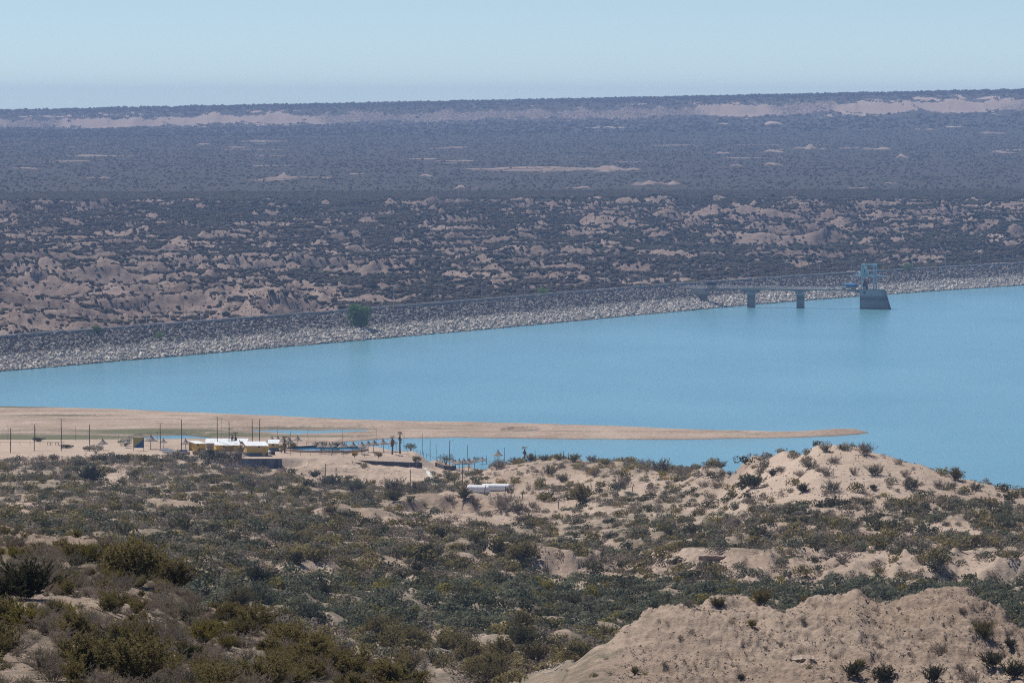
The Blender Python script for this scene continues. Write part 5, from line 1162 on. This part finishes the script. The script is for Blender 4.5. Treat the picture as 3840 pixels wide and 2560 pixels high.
# ------------------------------------------------------------------ pool
m_pool, nt, b = new_mat('pool_water'); b.inputs['Base Color'].default_value = (0.03, 0.15, 0.24, 1); b.inputs['Roughness'].default_value = .08; b.inputs['Specular IOR Level'].default_value = .5
m_pb = simple('pool_blue_paint', (0.03, 0.09, 0.17), .7, .2, .6)
pc0 = at_z(1222, 1687, TZ)
po = thing('swimming_pool', 'round blue swimming pool on the terrace ringed by thatched umbrellas', 'swimming pool', (pc0.x, pc0.y, TZ))
RXp, RYp = 151 * pc0.y / F, 11.5
def oval(rx, ry, n=72): return [(rx * math.cos(2*math.pi*k/n), ry * math.sin(2*math.pi*k/n) * (1 + .10 * math.cos(2*math.pi*k/n))) for k in range(n)]
def ring(q, o1, o2, z1, z2):
    o = len(q.v); n = len(o1); q.v += [(a, c_, z1) for a, c_ in o1] + [(a, c_, z2) for a, c_ in o2]
    for j in range(n): q.f.append((o + j, o + (j+1) % n, o + n + (j+1) % n, o + n + j))
q = M(); w_in, w_out = oval(RXp, RYp), oval(RXp + .45, RYp + .45)
ring(q, w_out, w_out, -.1, .62); ring(q, w_out, w_in, .62, .62); q.build('coping', m_sandw, po)
q = M(); ring(q, oval(RXp - .01, RYp - .01), oval(RXp - .01, RYp - .01), .61, -.1); q.build('inner_wall', m_pb, po)
q = M(); ov = oval(RXp - .02, RYp - .02); q.add([(a, c_, .12) for a, c_ in ov], [tuple(range(len(ov)))]); q.build('water_surface', m_pool, po)
# ------------------------------------------------------------------ umbrellas
m_thatch = simple('grey_thatch', (0.27, 0.23, 0.20), 1.0, 0.35, 3.0, stretch=(1, 1, .3))
def umbrella():
    o = thing('beach_umbrella', '', 'umbrella'); r = random.Random(11)
    q = M(); q.tube([(0,0,-.2), (0,0,2.9)], .075, 7); q.build('pole', m_wood, o)
    q = M(); q.lathe([(1.32,1.82),(1.25,1.95),(.85,2.22),(.45,2.55),(.16,2.88)], 22, jit=.05, rnd=r); q.build('canopy', m_thatch, o)
    q = M(); q.tube([(0,0,2.85),(0,0,3.05)], [.15,.1], 7)
    for k in range(9): t = k * .7; q.tube([(0,0,3.0), (.2*math.cos(t), .2*math.sin(t), 3.25)], [.05,.015], 4)
    q.build('top_knot', m_thatch, o); return note(o)
UM = umbrella(); cnt = 0
def put_umb(x, y, z, label, grp, yhint=None, sc=1.0):
    global cnt
    p = at_z(x, y, z)
    o = UM if cnt == 0 else copy_tree(UM); cnt += 1
    o.location = p; o.rotation_euler = (rnd.gauss(0, .03), rnd.gauss(0, .03), rnd.uniform(0, 6)); o.scale = (sc, sc, sc); o['label'] = label; o['group'] = grp
row = [(1205,1700,.95),(1234,1703,1.02),(1247,1699,.95),(1282,1702,1.0),(1289,1698,.92),(1323,1699,1.0),(1355,1699,.98),(1361,1703,1.0),(1381,1695,1.0),(1400,1693,1.03),(1439,1693,1.1),(1473,1690,1.1)]
for i, (x, y, sc) in enumerate(row): put_umb(x, y, TZ, 'grey thatched umbrella in front of the pool, %s from the left' % nth(i), 'thatched umbrellas by the pool', sc=sc)
put_umb(1113, 1677, TZ, 'lone thatched umbrella behind the left end of the pool', 'thatched umbrellas by the pool', sc=1.02)
for i, (x, y) in enumerate([(1019,1679),(1043,1678),(1060,1679),(1082,1680)]): put_umb(x, y, TZ, 'thatched umbrella behind the right hut, %s from the left' % nth(i), 'thatched umbrellas behind the huts')
for x, y, l, sc in [(387,1692,'thatched umbrella by the bushes left of the painted board',1.1),(476,1683,'small thatched umbrella just left of the painted board',.85),(565,1688,'broad thatched umbrella just right of the painted board',1.35),(697,1692,'thatched umbrella at the left wall of the small hut',1.1),(612,1682,'low thatched umbrella between board and huts',.9)]: put_umb(x, y, TZ - .3, l, 'thatched umbrellas left of the huts', sc=sc)
cl_ = [(1697,1755,.9),(1709,1762,.9),(1722,1767,1.1),(1740,1762,1.05),(1757,1766,1.1),(1760,1755,.95),(1780,1757,1.1),(1809,1751,1.0)]
for i, (x, y, sc) in enumerate(cl_):
    h = hit(x, y, 1540, 1720); p = h if h else at_z(x, y, 4)
    put_umb(x, y, p.z, 'thatched umbrella in the hollow by the shore, %s from the left' % nth(i), 'thatched umbrellas in the shore hollow', sc=sc)
h = hit(1867, 1733, 1250, 1700); put_umb(1867, 1736, h.z if h else 12, 'lone thatched umbrella on the ridge against the lake', 'thatched umbrellas in the shore hollow', sc=1.1)

# ------------------------------------------------------------------ fan palms
m_frond = leaf_mat('palm_fronds', (0.10, 0.095, 0.045), (0.21, 0.18, 0.09)); m_dead = simple('dead_fronds', (0.24, 0.17, 0.11), 1, .3, 2)
m_ptr = simple('palm_trunk', (0.16, 0.12, 0.09), 1, .3, 3)
def palm(x, ybase, z, h_m, label, seed, nf=16, fr=1.0, dead=10, p=None):
    r = random.Random(seed); p = p or at_z(x, ybase, z); o = thing('fan_palm', label, 'palm tree', p, 0, 'fan palms at the bathing place')
    q = M(); q.tube([(0,0,-.3),(r.uniform(-.1,.1),0,h_m*.5),(0,0,h_m)], [.26,.2,.17], 8); q.build('trunk', m_ptr, o)
    def fan(q, base, d, L, rr_):
        d = d.normalized(); tip = base + d * L * .55; q.tube([base, tip], .02, 3, False)
        side = d.cross(Vector((0,0,1))); side = side.normalized() if side.length > .1 else Vector((1,0,0)); up = side.cross(d)
        for k in range(9):
            a = (k - 4) * .33; e = (d * math.cos(a) + side * math.sin(a)); e2 = tip + e * rr_ - Vector((0,0,rr_ * .25))
            n_ = (e.cross(up)).normalized() * .06; q.add([tip, tip + e * rr_ * .5 + n_, e2, tip + e * rr_ * .5 - n_], [(0,1,2,3)])
    q = M()
    for k in range(nf):
        t = k * 2.4; e = r.uniform(-.1, 1.3); fan(q, Vector((0,0,h_m)), Vector((math.cos(t), math.sin(t), e)), fr * .9, fr * .55)
    q.build('crown', m_frond, o)
    q = M()
    for k in range(dead):
        t = k * 2.4 + 1; fan(q, Vector((.1*math.cos(t),.1*math.sin(t),h_m * r.uniform(.6,.98))), Vector((math.cos(t)*.45, math.sin(t)*.45, -1)), fr * .7, fr * .5)
    if dead: q.build('dead_skirt', m_dead, o)
palm(1068, 1698, TZ, 3.9, 'short fan palm between the right hut and the pool', 1, 16, 1.1, 12)
palm(1471, 1700, TZ, 4.2, 'shaggy brown fan palm with dead fronds right of the pool', 2, 9, .95, 20)
palm(1500, 1696, TZ, 4.9, 'tallest fan palm with ragged top right of the pool', 3, 12, 1.0, 8)
palm(871, 1670, TZ, 2.8, 'fan palm rising behind the white roofs left of the drum', 4, 12, 1.0, 6)
palm(883, 1668, TZ, 2.9, 'fan palm rising behind the white roofs, right one', 5, 12, 1.0, 6)
h = hit(1967, 1716, 1250, 1600); palm(1967, 1716, 0, 2.3, 'small fan palm standing alone against the lake', 6, 10, 1.05, 8, p=h or at_z(1967, 1716, 16))

# ------------------------------------------------------------------ poles
def pole(x, yt, yb, label, z=TZ, r=.11, lamps=(), p=None, grp='tall dark poles round the bathing place', name='wooden_pole', thin=False):
    p = p or at_z(x, yb, z); s = p.y / F; H_ = (yb - yt) * s; q = M(); rr_ = random.Random(int(x))
    pts = [(rr_.gauss(0, .03) if 0 < i < 5 else 0, 0, -.4 + (H_ + .4) * i / 5) for i in range(6)]
    if lamps:
        o = thing('lamp_post', label, 'lamp post', p, 0, grp); q.tube(pts, [r, r, r, r * .9, r * .85, r * .7], 6); q.build('pole', m_wdark, o)
        for sg in lamps:
            q = M(); q.tube([(0, 0, H_ - .15), (sg * .35, -.1, H_ + .05), (sg * .7, -.15, H_ + .12)], .035, 5); a1 = q.build('arm', m_wdark, o)
            q = M(); q.hexa([(sg*.65-.0,-.24,H_+.05),(sg*1.15,-.24,H_+.14),(sg*1.15,-.04,H_+.14),(sg*.65,-.04,H_+.05)], [(sg*.65,-.22,H_+.15),(sg*1.1,-.22,H_+.22),(sg*1.1,-.06,H_+.22),(sg*.65,-.06,H_+.15)]); q.build('lamp_head', m_galv, a1)
        return o
    q.tube(pts, [r, r, r * .95, r * .9, r * .85, r * .7], 6)
    return tag(q.build(name, m_wdark, None, False, p), label, 'pole', grp)
big = [(40,1603,1697,()),(129,1590,1690,(-1,1)),(230,1569,1690,(-1,1)),(336,1591,1690,()),(601,1586,1690,(-1,1)),(681,1571,1701,(-1,)),(815,1562,1688,(-1,)),(859,1580,1688,(-1,1)),(946,1570,1690,()),(974,1570,1688,(1,))]
tl = ['plain dark pole at the left edge of the terrace','twin lamp post second from the left edge','tallest twin lamp post left of the painted board','plain dark pole among the grey bushes','twin lamp post right of the painted board','single lamp post between board and small hut','single lamp post rising behind the pallet hut','twin lamp post rising behind the white roofs','plain dark pole behind the largest hut','single lamp post behind the largest hut']
for (x, yt, yb, lm), l in zip(big, tl): pole(x, yt, yb, l, TZ, .12, lm)
thinp = [(30,1587,1655),(134,1600,1655),(284,1597,1660),(446,1625,1668),(590,1618,1664),(829,1562,1640),(1040,1607,1668),(1090,1614,1701),(1155,1604,1666),(1182,1643,1682),(1285,1604,1666),(1411,1602,1665),(1515,1616,1680)]
for i, (x, yt, yb) in enumerate(thinp): pole(x, yt, yb, 'thin slanting pole along the terrace, %s from the left' % nth(i), TZ - .5, .05, (), None, 'thin poles along the terrace')
pole(1613, 1645, 1721, 'thin pole beside the sandy path against the lake', 10.5, .07, (), hit(1613, 1722, 1450, 1650)); pole(1584, 1623, 1700, 'thin pole at the top of the sandy path', 12.5, .06, (), hit(1584, 1700, 1450, 1650)); pole(1636, 1662, 1728, 'thin short pole at the foot of the path', 9, .05, (), hit(1636, 1730, 1450, 1650))
pole(1686, 1620, 1712, 'lamp post with a short arm beside the shore bushes', 6, .11, (1,), hit(1686, 1745, 1540, 1700))
for i, (x, yt, yb) in enumerate([(1753,1667,1719),(1824,1706,1735),(1892,1677,1727),(2007,1680,1722),(2113,1687,1722),(2132,1695,1722)]):
    h = hit(x, yb + 8, 1250, 1700); pole(x, yt, yb, 'thin pole on the ridge against the lake, %s from the left' % nth(i), 15, .07, (), h or at_z(x, yb, 15), 'thin poles on the ridge')
def post_at(x, yt, yb, label, grp, r=.08, lo=1100, hi=1510, bend=0):
    h = hit(x, yb, lo, hi)
    if h is None: return
    s = h.y / F; H_ = (yb - yt) * s; q = M(); q.tube([(0,0,-.3),(bend*.1,0,H_*.6),(bend*.3,0,H_)], [r, r, r*.8], 6); tag(q.build('fence_post', m_wdark, None, False, h), label, 'post', grp)
for (x, yt, yb, l) in [(1221,1747,1795,'dark pole on the bare bank below the pool, left one'),(1260,1754,1800,'dark pole on the bare bank below the pool, right one'),(1539,1759,1844,'tall dark pole in the pale bushes below the retaining wall'),(1734,1726,1823,'tall dark pole behind the white tanks')]:
    post_at(x, yt, yb, l, 'dark poles below the terrace', .1)
fp = [(1671,1818,1832),(1745,1820,1850),(1817,1819,1852),(1893,1821,1860),(1958,1840,1877),(2029,1853,1879),(2093,1870,1910),(2160,1882,1908),(2314,1828,1862),(2371,1815,1842),(1990,1925,1945)]
for i, (x, yt, yb) in enumerate(fp): post_at(x, yt, yb, 'crooked fence post round the tank yard, %s from the left' % nth(i), 'fence posts round the tank yard', .09, 1050, 1400, 1)
fp = [(1487,2071,2095),(1532,2078,2100),(1557,2082,2104),(1584,2088,2112),(1622,2090,2113),(1646,2094,2114),(1664,2096,2118),(1692,2101,2128),(1728,2110,2134),(1738,2114,2140),(1750,2116,2136),(1761,2118,2138),(1771,2120,2136),(1797,2132,2153),(1815,2134,2150)]
for i, (x, yt, yb) in enumerate(fp): post_at(x, yt, yb, 'thin stake of the old fence on the eroded bank, %s from the left' % nth(i), 'stakes of the old fence', .05, 700, 1000)
fp = [(2519,1752,1773),(2549,1748,1771),(2572,1748,1770),(2594,1757,1772)]
for i, (x, yt, yb) in enumerate(fp): post_at(x, yt, yb, 'bent fence post against the lake left of the dune, %s from the left' % nth(i), 'bent posts left of the dune', .07, 1100, 1500, 1)
# terrace railings: knee high posts with a rail
def rail(pts, label, step=2.6, h_=.95, z=TZ):
    o = thing('post_rail_fence', label, 'fence', at_z(pts[0][0], pts[0][1], z)); base = Vector(o.location)
    P_ = [at_z(x, y, z if len(t) == 0 else t[0]) - base for x, y, *t in pts]
    q = M(); w = []
    for a, b2 in zip(P_[:-1], P_[1:]):
        L_ = (b2 - a).length; k = max(1, int(L_ / step))
        for i in range(k): w.append(a + (b2 - a) * (i / k))
    w.append(P_[-1])
    for p_ in w: q2 = M(); q2.tube([p_ - Vector((0,0,.4)), p_ + Vector((0,0,h_))], .06, 5); q2.build('post', m_wood, o)
    q.tube([p_ + Vector((0,0,h_ * .85)) for p_ in w], .035, 4); q.build('rope', m_wood, o)
rail([(1090,1706),(1200,1708),(1330,1709),(1440,1703),(1530,1702)], 'rough post and rope fence along the front edge of the pool terrace')
rail([(1150,1668),(1300,1669),(1430,1671),(1500,1682)], 'rough post and rope fence along the far edge of the pool terrace')
rail([(0,1668),(150,1667),(240,1668)], 'rough post and rope fence at the far left of the terrace')
rail([(1540,1690,13.2),(1600,1712,12.2),(1640,1735,10.5)], 'rough post and rope fence beside the sandy path', 1.8)
# retaining wall of dark stone
m_ret = simple('dark_stone_wall', (0.075, 0.08, 0.095), 1, .4, 1.5, bumps=.1)
rp = [(1222,1712,1516),(1260,1722,1512),(1319,1737,1507),(1400,1744,1504),(1490,1748,1504),(1583,1751,1504)]
q = M(); hs = [.1, .55, .95, 1.15, 1.2, 1.2]
for i, ((x, y, Y), h_) in enumerate(zip(rp, hs)):
    p_ = at(x, y, Y); q.v += [(p_.x, p_.y, p_.z - .5), (p_.x, p_.y + .5, p_.z - .5), (p_.x, p_.y + .5, p_.z + h_), (p_.x, p_.y, p_.z + h_)]
    if i:
        o_ = 4 * i
        for j in range(4): q.f.append((o_-4+j, o_-4+(j+1)%4, o_+(j+1)%4, o_+j))
q.f += [(0,1,2,3), (23,22,21,20)]; tag(q.build('retaining_wall', m_ret), kind='thing', label='long dark stone retaining wall below the pool terrace', cat='wall')
fp = [(1320,1722,1741),(1372,1726,1745),(1412,1730,1750),(1456,1733,1752),(1496,1735,1754),(1536,1734,1755),(1562,1735,1756)]
for i, (x, yt, yb) in enumerate(fp):
    p_ = at(x, yb, 1502.5); q = M(); q.tube([(0,0,-.6),(0,0,(yb-yt)*1502.5/F)], .05, 5); tag(q.build('fence_post', m_wood, None, False, p_), 'short stake in front of the dark retaining wall, %s from the left' % nth(i), 'post', 'stakes before the retaining wall')
# curved dark brush wall of the shore hollow
q = M(); k = 0
for i in range(13):
    t = i / 12; x = 1632 + 78 * t; y = 1748 + 14 * math.sin(t * 2.2); h = hit(x, y, 1500, 1700) or at_z(x, y, 5)
    q.v += [(h.x, h.y, h.z - .4), (h.x, h.y + .3, h.z - .4), (h.x, h.y + .3, h.z + 1.1), (h.x, h.y, h.z + 1.1)]
    if i:
        o_ = 4 * i
        for j in range(4): q.f.append((o_-4+j, o_-4+(j+1)%4, o_+(j+1)%4, o_+j))
q.f += [(0,1,2,3), (51,50,49,48)]; tag(q.build('retaining_wall', m_ret), kind='thing', label='short curved dark wall under the green bush by the shore', cat='wall')
for i, (x, y, w, h_, k_) in enumerate([(1672,1742,78,42,'valley'),(1205,1682,70,30,'valley'),(1255,1678,50,22,'valley'),(1095,1684,50,30,'olive'),(1055,1696,40,34,'olive'),(1540,1690,60,30,'valley'),(360,1700,75,36,'grey'),(250,1680,60,14,'dark'),(330,1690,40,20,'grey'),(790,1712,36,36,'dark'),(760,1706,40,26,'dark'),(1800,1738,70,26,'valley'),(1560,1730,36,20,'olive'),(1330,1712,30,20,'bloom'),(1420,1714,34,20,'olive'),(470,1672,60,30,'valley'),(140,1655,60,14,'dark')]):
    zz = TZ if x < 1500 and x not in (140,) else None
    if zz is None: p_ = hit(x, y, 1480, 1720) or at_z(x, y, 6)
    else: p_ = at_z(x, y, zz if x != 140 else 3)
    lab = ['dense green bush above the curved dark wall','green bush behind the pool, left one','green bush behind the pool, right one','olive bush behind the short fan palm','olive bush between the right hut and palm','green bush right of the tall palms','pale grey bush before the umbrellas left of the board','dark low bush by the far left fence','small grey bush left of the pale one','dark leafy shrub in front of the pallet hut','dark shrub behind the orange tank','dark green bushes behind the shore umbrellas','olive bush at the end of the retaining wall','orange flowering bush above the retaining wall','olive bush above the retaining wall','grey green bush left of the painted board','dark bush at the left shore'][i]
    tree('leafy_bush', lab, x, y, w, h_, LM[k_], Vector(p_), 60 + i, .13, 900, 'bush', 'bushes at the bathing place')
# pale boxes and boat left of the huts
for (x, y, w_, h_, l, mt_) in [(623,1690,2.0,.6,'white upturned boat hull left of the huts',m_white),(640,1699,2.2,.7,'pale grey boat hull in front of the white one',m_roof)]:
    p_ = at_z(x, y, TZ); q = M(); n_ = 9
    for i in range(n_):
        t = i / (n_ - 1) * 2 - 1; ww = .55 * (1 - abs(t) ** 2.5) + .03
        q.v += [(t * w_, -ww, .1), (t * w_, -ww * .6, h_ * (1 - .2 * t * t)), (t * w_, ww * .6, h_ * (1 - .2 * t * t)), (t * w_, ww, .1)]
        if i:
            o_ = 4 * i
            for j in range(4): q.f.append((o_-4+j, o_-4+(j+1)%4, o_+(j+1)%4, o_+j))
    q.f += [(0,1,2,3), tuple(4*(n_-1)+j for j in (3,2,1,0))]; tag(q.build('boat_hull', mt_, None, False, p_), l, 'boat')
p_ = at_z(676, 1704, TZ); q = M(); q.box(-1.8, 2.6, -.1, .1, -.2, .8); tag(q.build('garden_wall', m_sandw, None, False, p_), 'low pale ochre wall in front of the small left hut', 'wall', kind='thing')
p_ = at_z(690, 1692, TZ); q = M(); q.box(-1.3, .9, -.06, .06, -.1, .45); tag(q.build('garden_wall', m_blue, None, False, p_), 'low bright blue wall left of the small hut', 'wall', kind='thing')
# tables left
for x, l in ((184,'dark picnic bench at the far left, left one'),(214,'dark picnic bench at the far left, right one')):
    p_ = at_z(x, 1668, TZ); o = thing('picnic_bench', l, 'bench', p_, 0, 'picnic benches on the left terrace')
    q = M(); q.box(-.45, .45, -.3, .3, .65, .72); q.build('top', m_wdark, o)
    for x_ in (-.38, .38): q = M(); q.box(x_ - .05, x_ + .05, -.25, .25, 0, .65); q.build('leg', m_wdark, o)
# ------------------------------------------------------------------ white gas tanks
m_tank = simple('white_tank_paint', (0.80, 0.81, 0.82), 0.3, 0.05, .4)
def tank(x0, x1, ytop, ybot, Y, label, flat_end):
    s = Y / F; R_ = (ybot - ytop) * s / 2; L_ = (x1 - x0) * s; p_ = at(x0, ybot, Y); p_.z -= 0.0
    o = thing('storage_tank', label, 'tank', p_, -.20, 'white storage tanks'); L_ /= math.cos(.2)
    pr = [(0, .1), (.02, .7), (.12, .93), (.3, 1), (L_ - .55, 1), (L_ - .25, .9), (L_ - .06, .62), (L_, .1)] if not flat_end else [(0, .1), (.03, .75), (.15, .95), (.3, 1), (L_ - .06, 1), (L_ - .03, .96), (L_, .1)]
    q = M(); n = 28
    for i, (x_, f_) in enumerate(pr):
        q.v += [(x_, R_ * f_ * math.cos(2*math.pi*k/n), R_ + R_ * f_ * math.sin(2*math.pi*k/n)) for k in range(n)]
        if i:
            for j in range(n): q.f.append((n*(i-1)+j, n*(i-1)+(j+1)%n, n*i+(j+1)%n, n*i+j))
    q.f += [tuple(range(n))[::-1], tuple(n*(len(pr)-1)+j for j in range(n))]; q.build('shell', m_tank, o)
    for x_ in ([.8, L_ * .5, L_ - .9] if not flat_end else [L_ * .22, L_ * .5, L_ - .3]):
        q = M(); 
        q.tube([(x_ - .03, 0, R_), (x_ + .03, 0, R_)], R_ * 1.012, 28); q.build('band', m_rail, o)
    for x_ in (L_ * .2, L_ * .8): q = M(); q.box(x_ - .15, x_ + .15, -R_ * .7, R_ * .7, -.5, R_ * .35); q.build('cradle', m_deck, o)
    return o
tank(1808, 1915, 1812, 1845, 1272, 'white horizontal storage tank, longer one with domed end', False)
tank(1752, 1835, 1817, 1852, 1262, 'white horizontal storage tank with a flat end, left of the domed one', True)
# ------------------------------------------------------------------ cement steps down the bank
m_cem = simple('pale_cement', (0.52, 0.52, 0.50), .9, .15, 1)
q = M(); pts = [(1592,1757),(1602,1768),(1612,1782),(1618,1795),(1620,1805),(1632,1820),(1648,1838)]; prevp = None
for i, (x, y) in enumerate(pts):
    h = hit(x, y, 1150, 1508)
    if h is None: continue
    w_ = (.35 + .09 * i) * 1.0; q.v += [(h.x - w_, h.y, h.z + .12), (h.x + w_, h.y, h.z + .12), (h.x + w_, h.y, h.z - .6), (h.x - w_, h.y, h.z - .6)]
    k = len(q.v) // 4
    if k > 1:
        o_ = 4 * (k - 1)
        for j in range(4): q.f.append((o_-4+j, o_-4+(j+1)%4, o_+(j+1)%4, o_+j))
q.f.append((0,1,2,3)); tag(q.build('cement_chute', m_cem), 'pale cement chute running down the bank from the terrace path', 'chute')
# ------------------------------------------------------------------ ledges of harder rock
m_ledge = simple('ledge_rock', (0.30, 0.235, 0.19), 1, .3, .8, bumps=.2)
def ledge(x0, x1, y, Y, dep, th, seed, label):
    r = random.Random(seed); n = 14; q = M(); a_, b_ = at(x0, y, Y), at(x1, y, Y); c_ = (a_ + b_) / 2
    for i in range(n + 1):
        t = i / n; p_ = a_ + (b_ - a_) * t; g = gz(p_.x, p_.y + dep * .3); e = (1 - abs(2 * t - 1) ** 3); zt = max(g, p_.z) * .3 + p_.z * .7 + r.gauss(0, .07)
        fr_ = -dep * (.25 + .3 * e) + r.gauss(0, .25); h_ = th * (.35 + .65 * e) * r.uniform(.75, 1.2)
        q.v += [(p_.x - c_.x, fr_, zt - c_.z), (p_.x - c_.x, dep, zt - c_.z + .1), (p_.x - c_.x, dep, zt - c_.z - h_ - .8), (p_.x - c_.x, fr_ + .25, zt - c_.z - h_)]
        if i:
            o_ = 4 * i
            for j in range(4): q.f.append((o_-4+j, o_-4+(j+1)%4, o_+(j+1)%4, o_+j))
    q.f += [(0,1,2,3), tuple(4*n+j for j in (3,2,1,0))]; tag(q.build('rock_ledge', m_ledge, None, False, c_), label, 'rock ledge', 'rock ledges on the eroded banks')
for i, (x0, x1, y, l) in enumerate([(2510,2630,2096,'overhanging rock ledge at the left end of the eroded bank'),(2620,2800,2083,'overhanging ledge on the bank below the dune, second from left'),(2930,3010,2083,'ledge with a dark hollow below it in the middle bank'),(3070,3170,2090,'short grey rock ledge right of the bank hollow'),(3340,3480,2072,'long overhanging ledge on the right bank'),(3580,3700,2072,'low rock ledge at the right end of the bank')]):
    h = hit((x0 + x1) / 2, y, 840, 900); Yl = (h.y if h else 868) - 1.0
    ledge(x0, x1, y, Yl, 1.6, .7, i + 3, l)
h = hit(3000, 2475, 420, 470); Yl = (h.y if h else 440) - .8; ledge(2945, 3055, 2466, Yl, 1.3, .8, 33, 'square rock block jutting from the pale mound front')
# loose blocks below banks
m_blk = simple('pale_block_rock', (0.42, 0.39, 0.36), 1, .25, 1)
rk = random.Random(77); shapes = []
for k in range(4):
    q = M(); q.lathe([(.3,-.3),(.55,0),(.45,.3),(.15,.45)], 6, jit=.25, rnd=rk); shapes.append(q.mesh('stone', m_blk))
Pq, Sq, Iq = [], [], []
for k in range(520):
    t = rk.random(); x = 1480 + 740 * t; y = 2468 + 60 * t + rk.gauss(0, 9); h = hit(x, y, 520, 800)
    if h is None: continue
    s_ = rk.uniform(.08, .32); Pq.append(tuple(h)); Sq.append((s_ * rk.uniform(.8, 1.6), s_, s_ * .7)); Iq.append(rk.randrange(4))
scatter('streambed_rubble', shapes, Pq, Sq, Iq, 'pale rubble strewn along the dry streambed at the bottom centre', None, 'rubble')
# ------------------------------------------------------------------ air
hz = bpy.data.materials.new('haze_air'); hz.use_nodes = True; nt = hz.node_tree; nt.nodes.clear()
pv = nt.nodes.new('ShaderNodeVolumePrincipled'); pv.inputs['Color'].default_value = (0.44, 0.62, 1.0, 1); pv.inputs['Density'].default_value = 5.6e-5
pv.inputs['Anisotropy'].default_value = 0.0
ho = nt.nodes.new('ShaderNodeOutputMaterial'); nt.links.new(pv.outputs[0], ho.inputs['Volume'])
mh = M(); mh.box(-2400, 2400, -120, 13100, -26, 140)
tag(mh.build('haze', hz), 'thin blue haze over the lake and plain', 'haze', None, 'stuff')
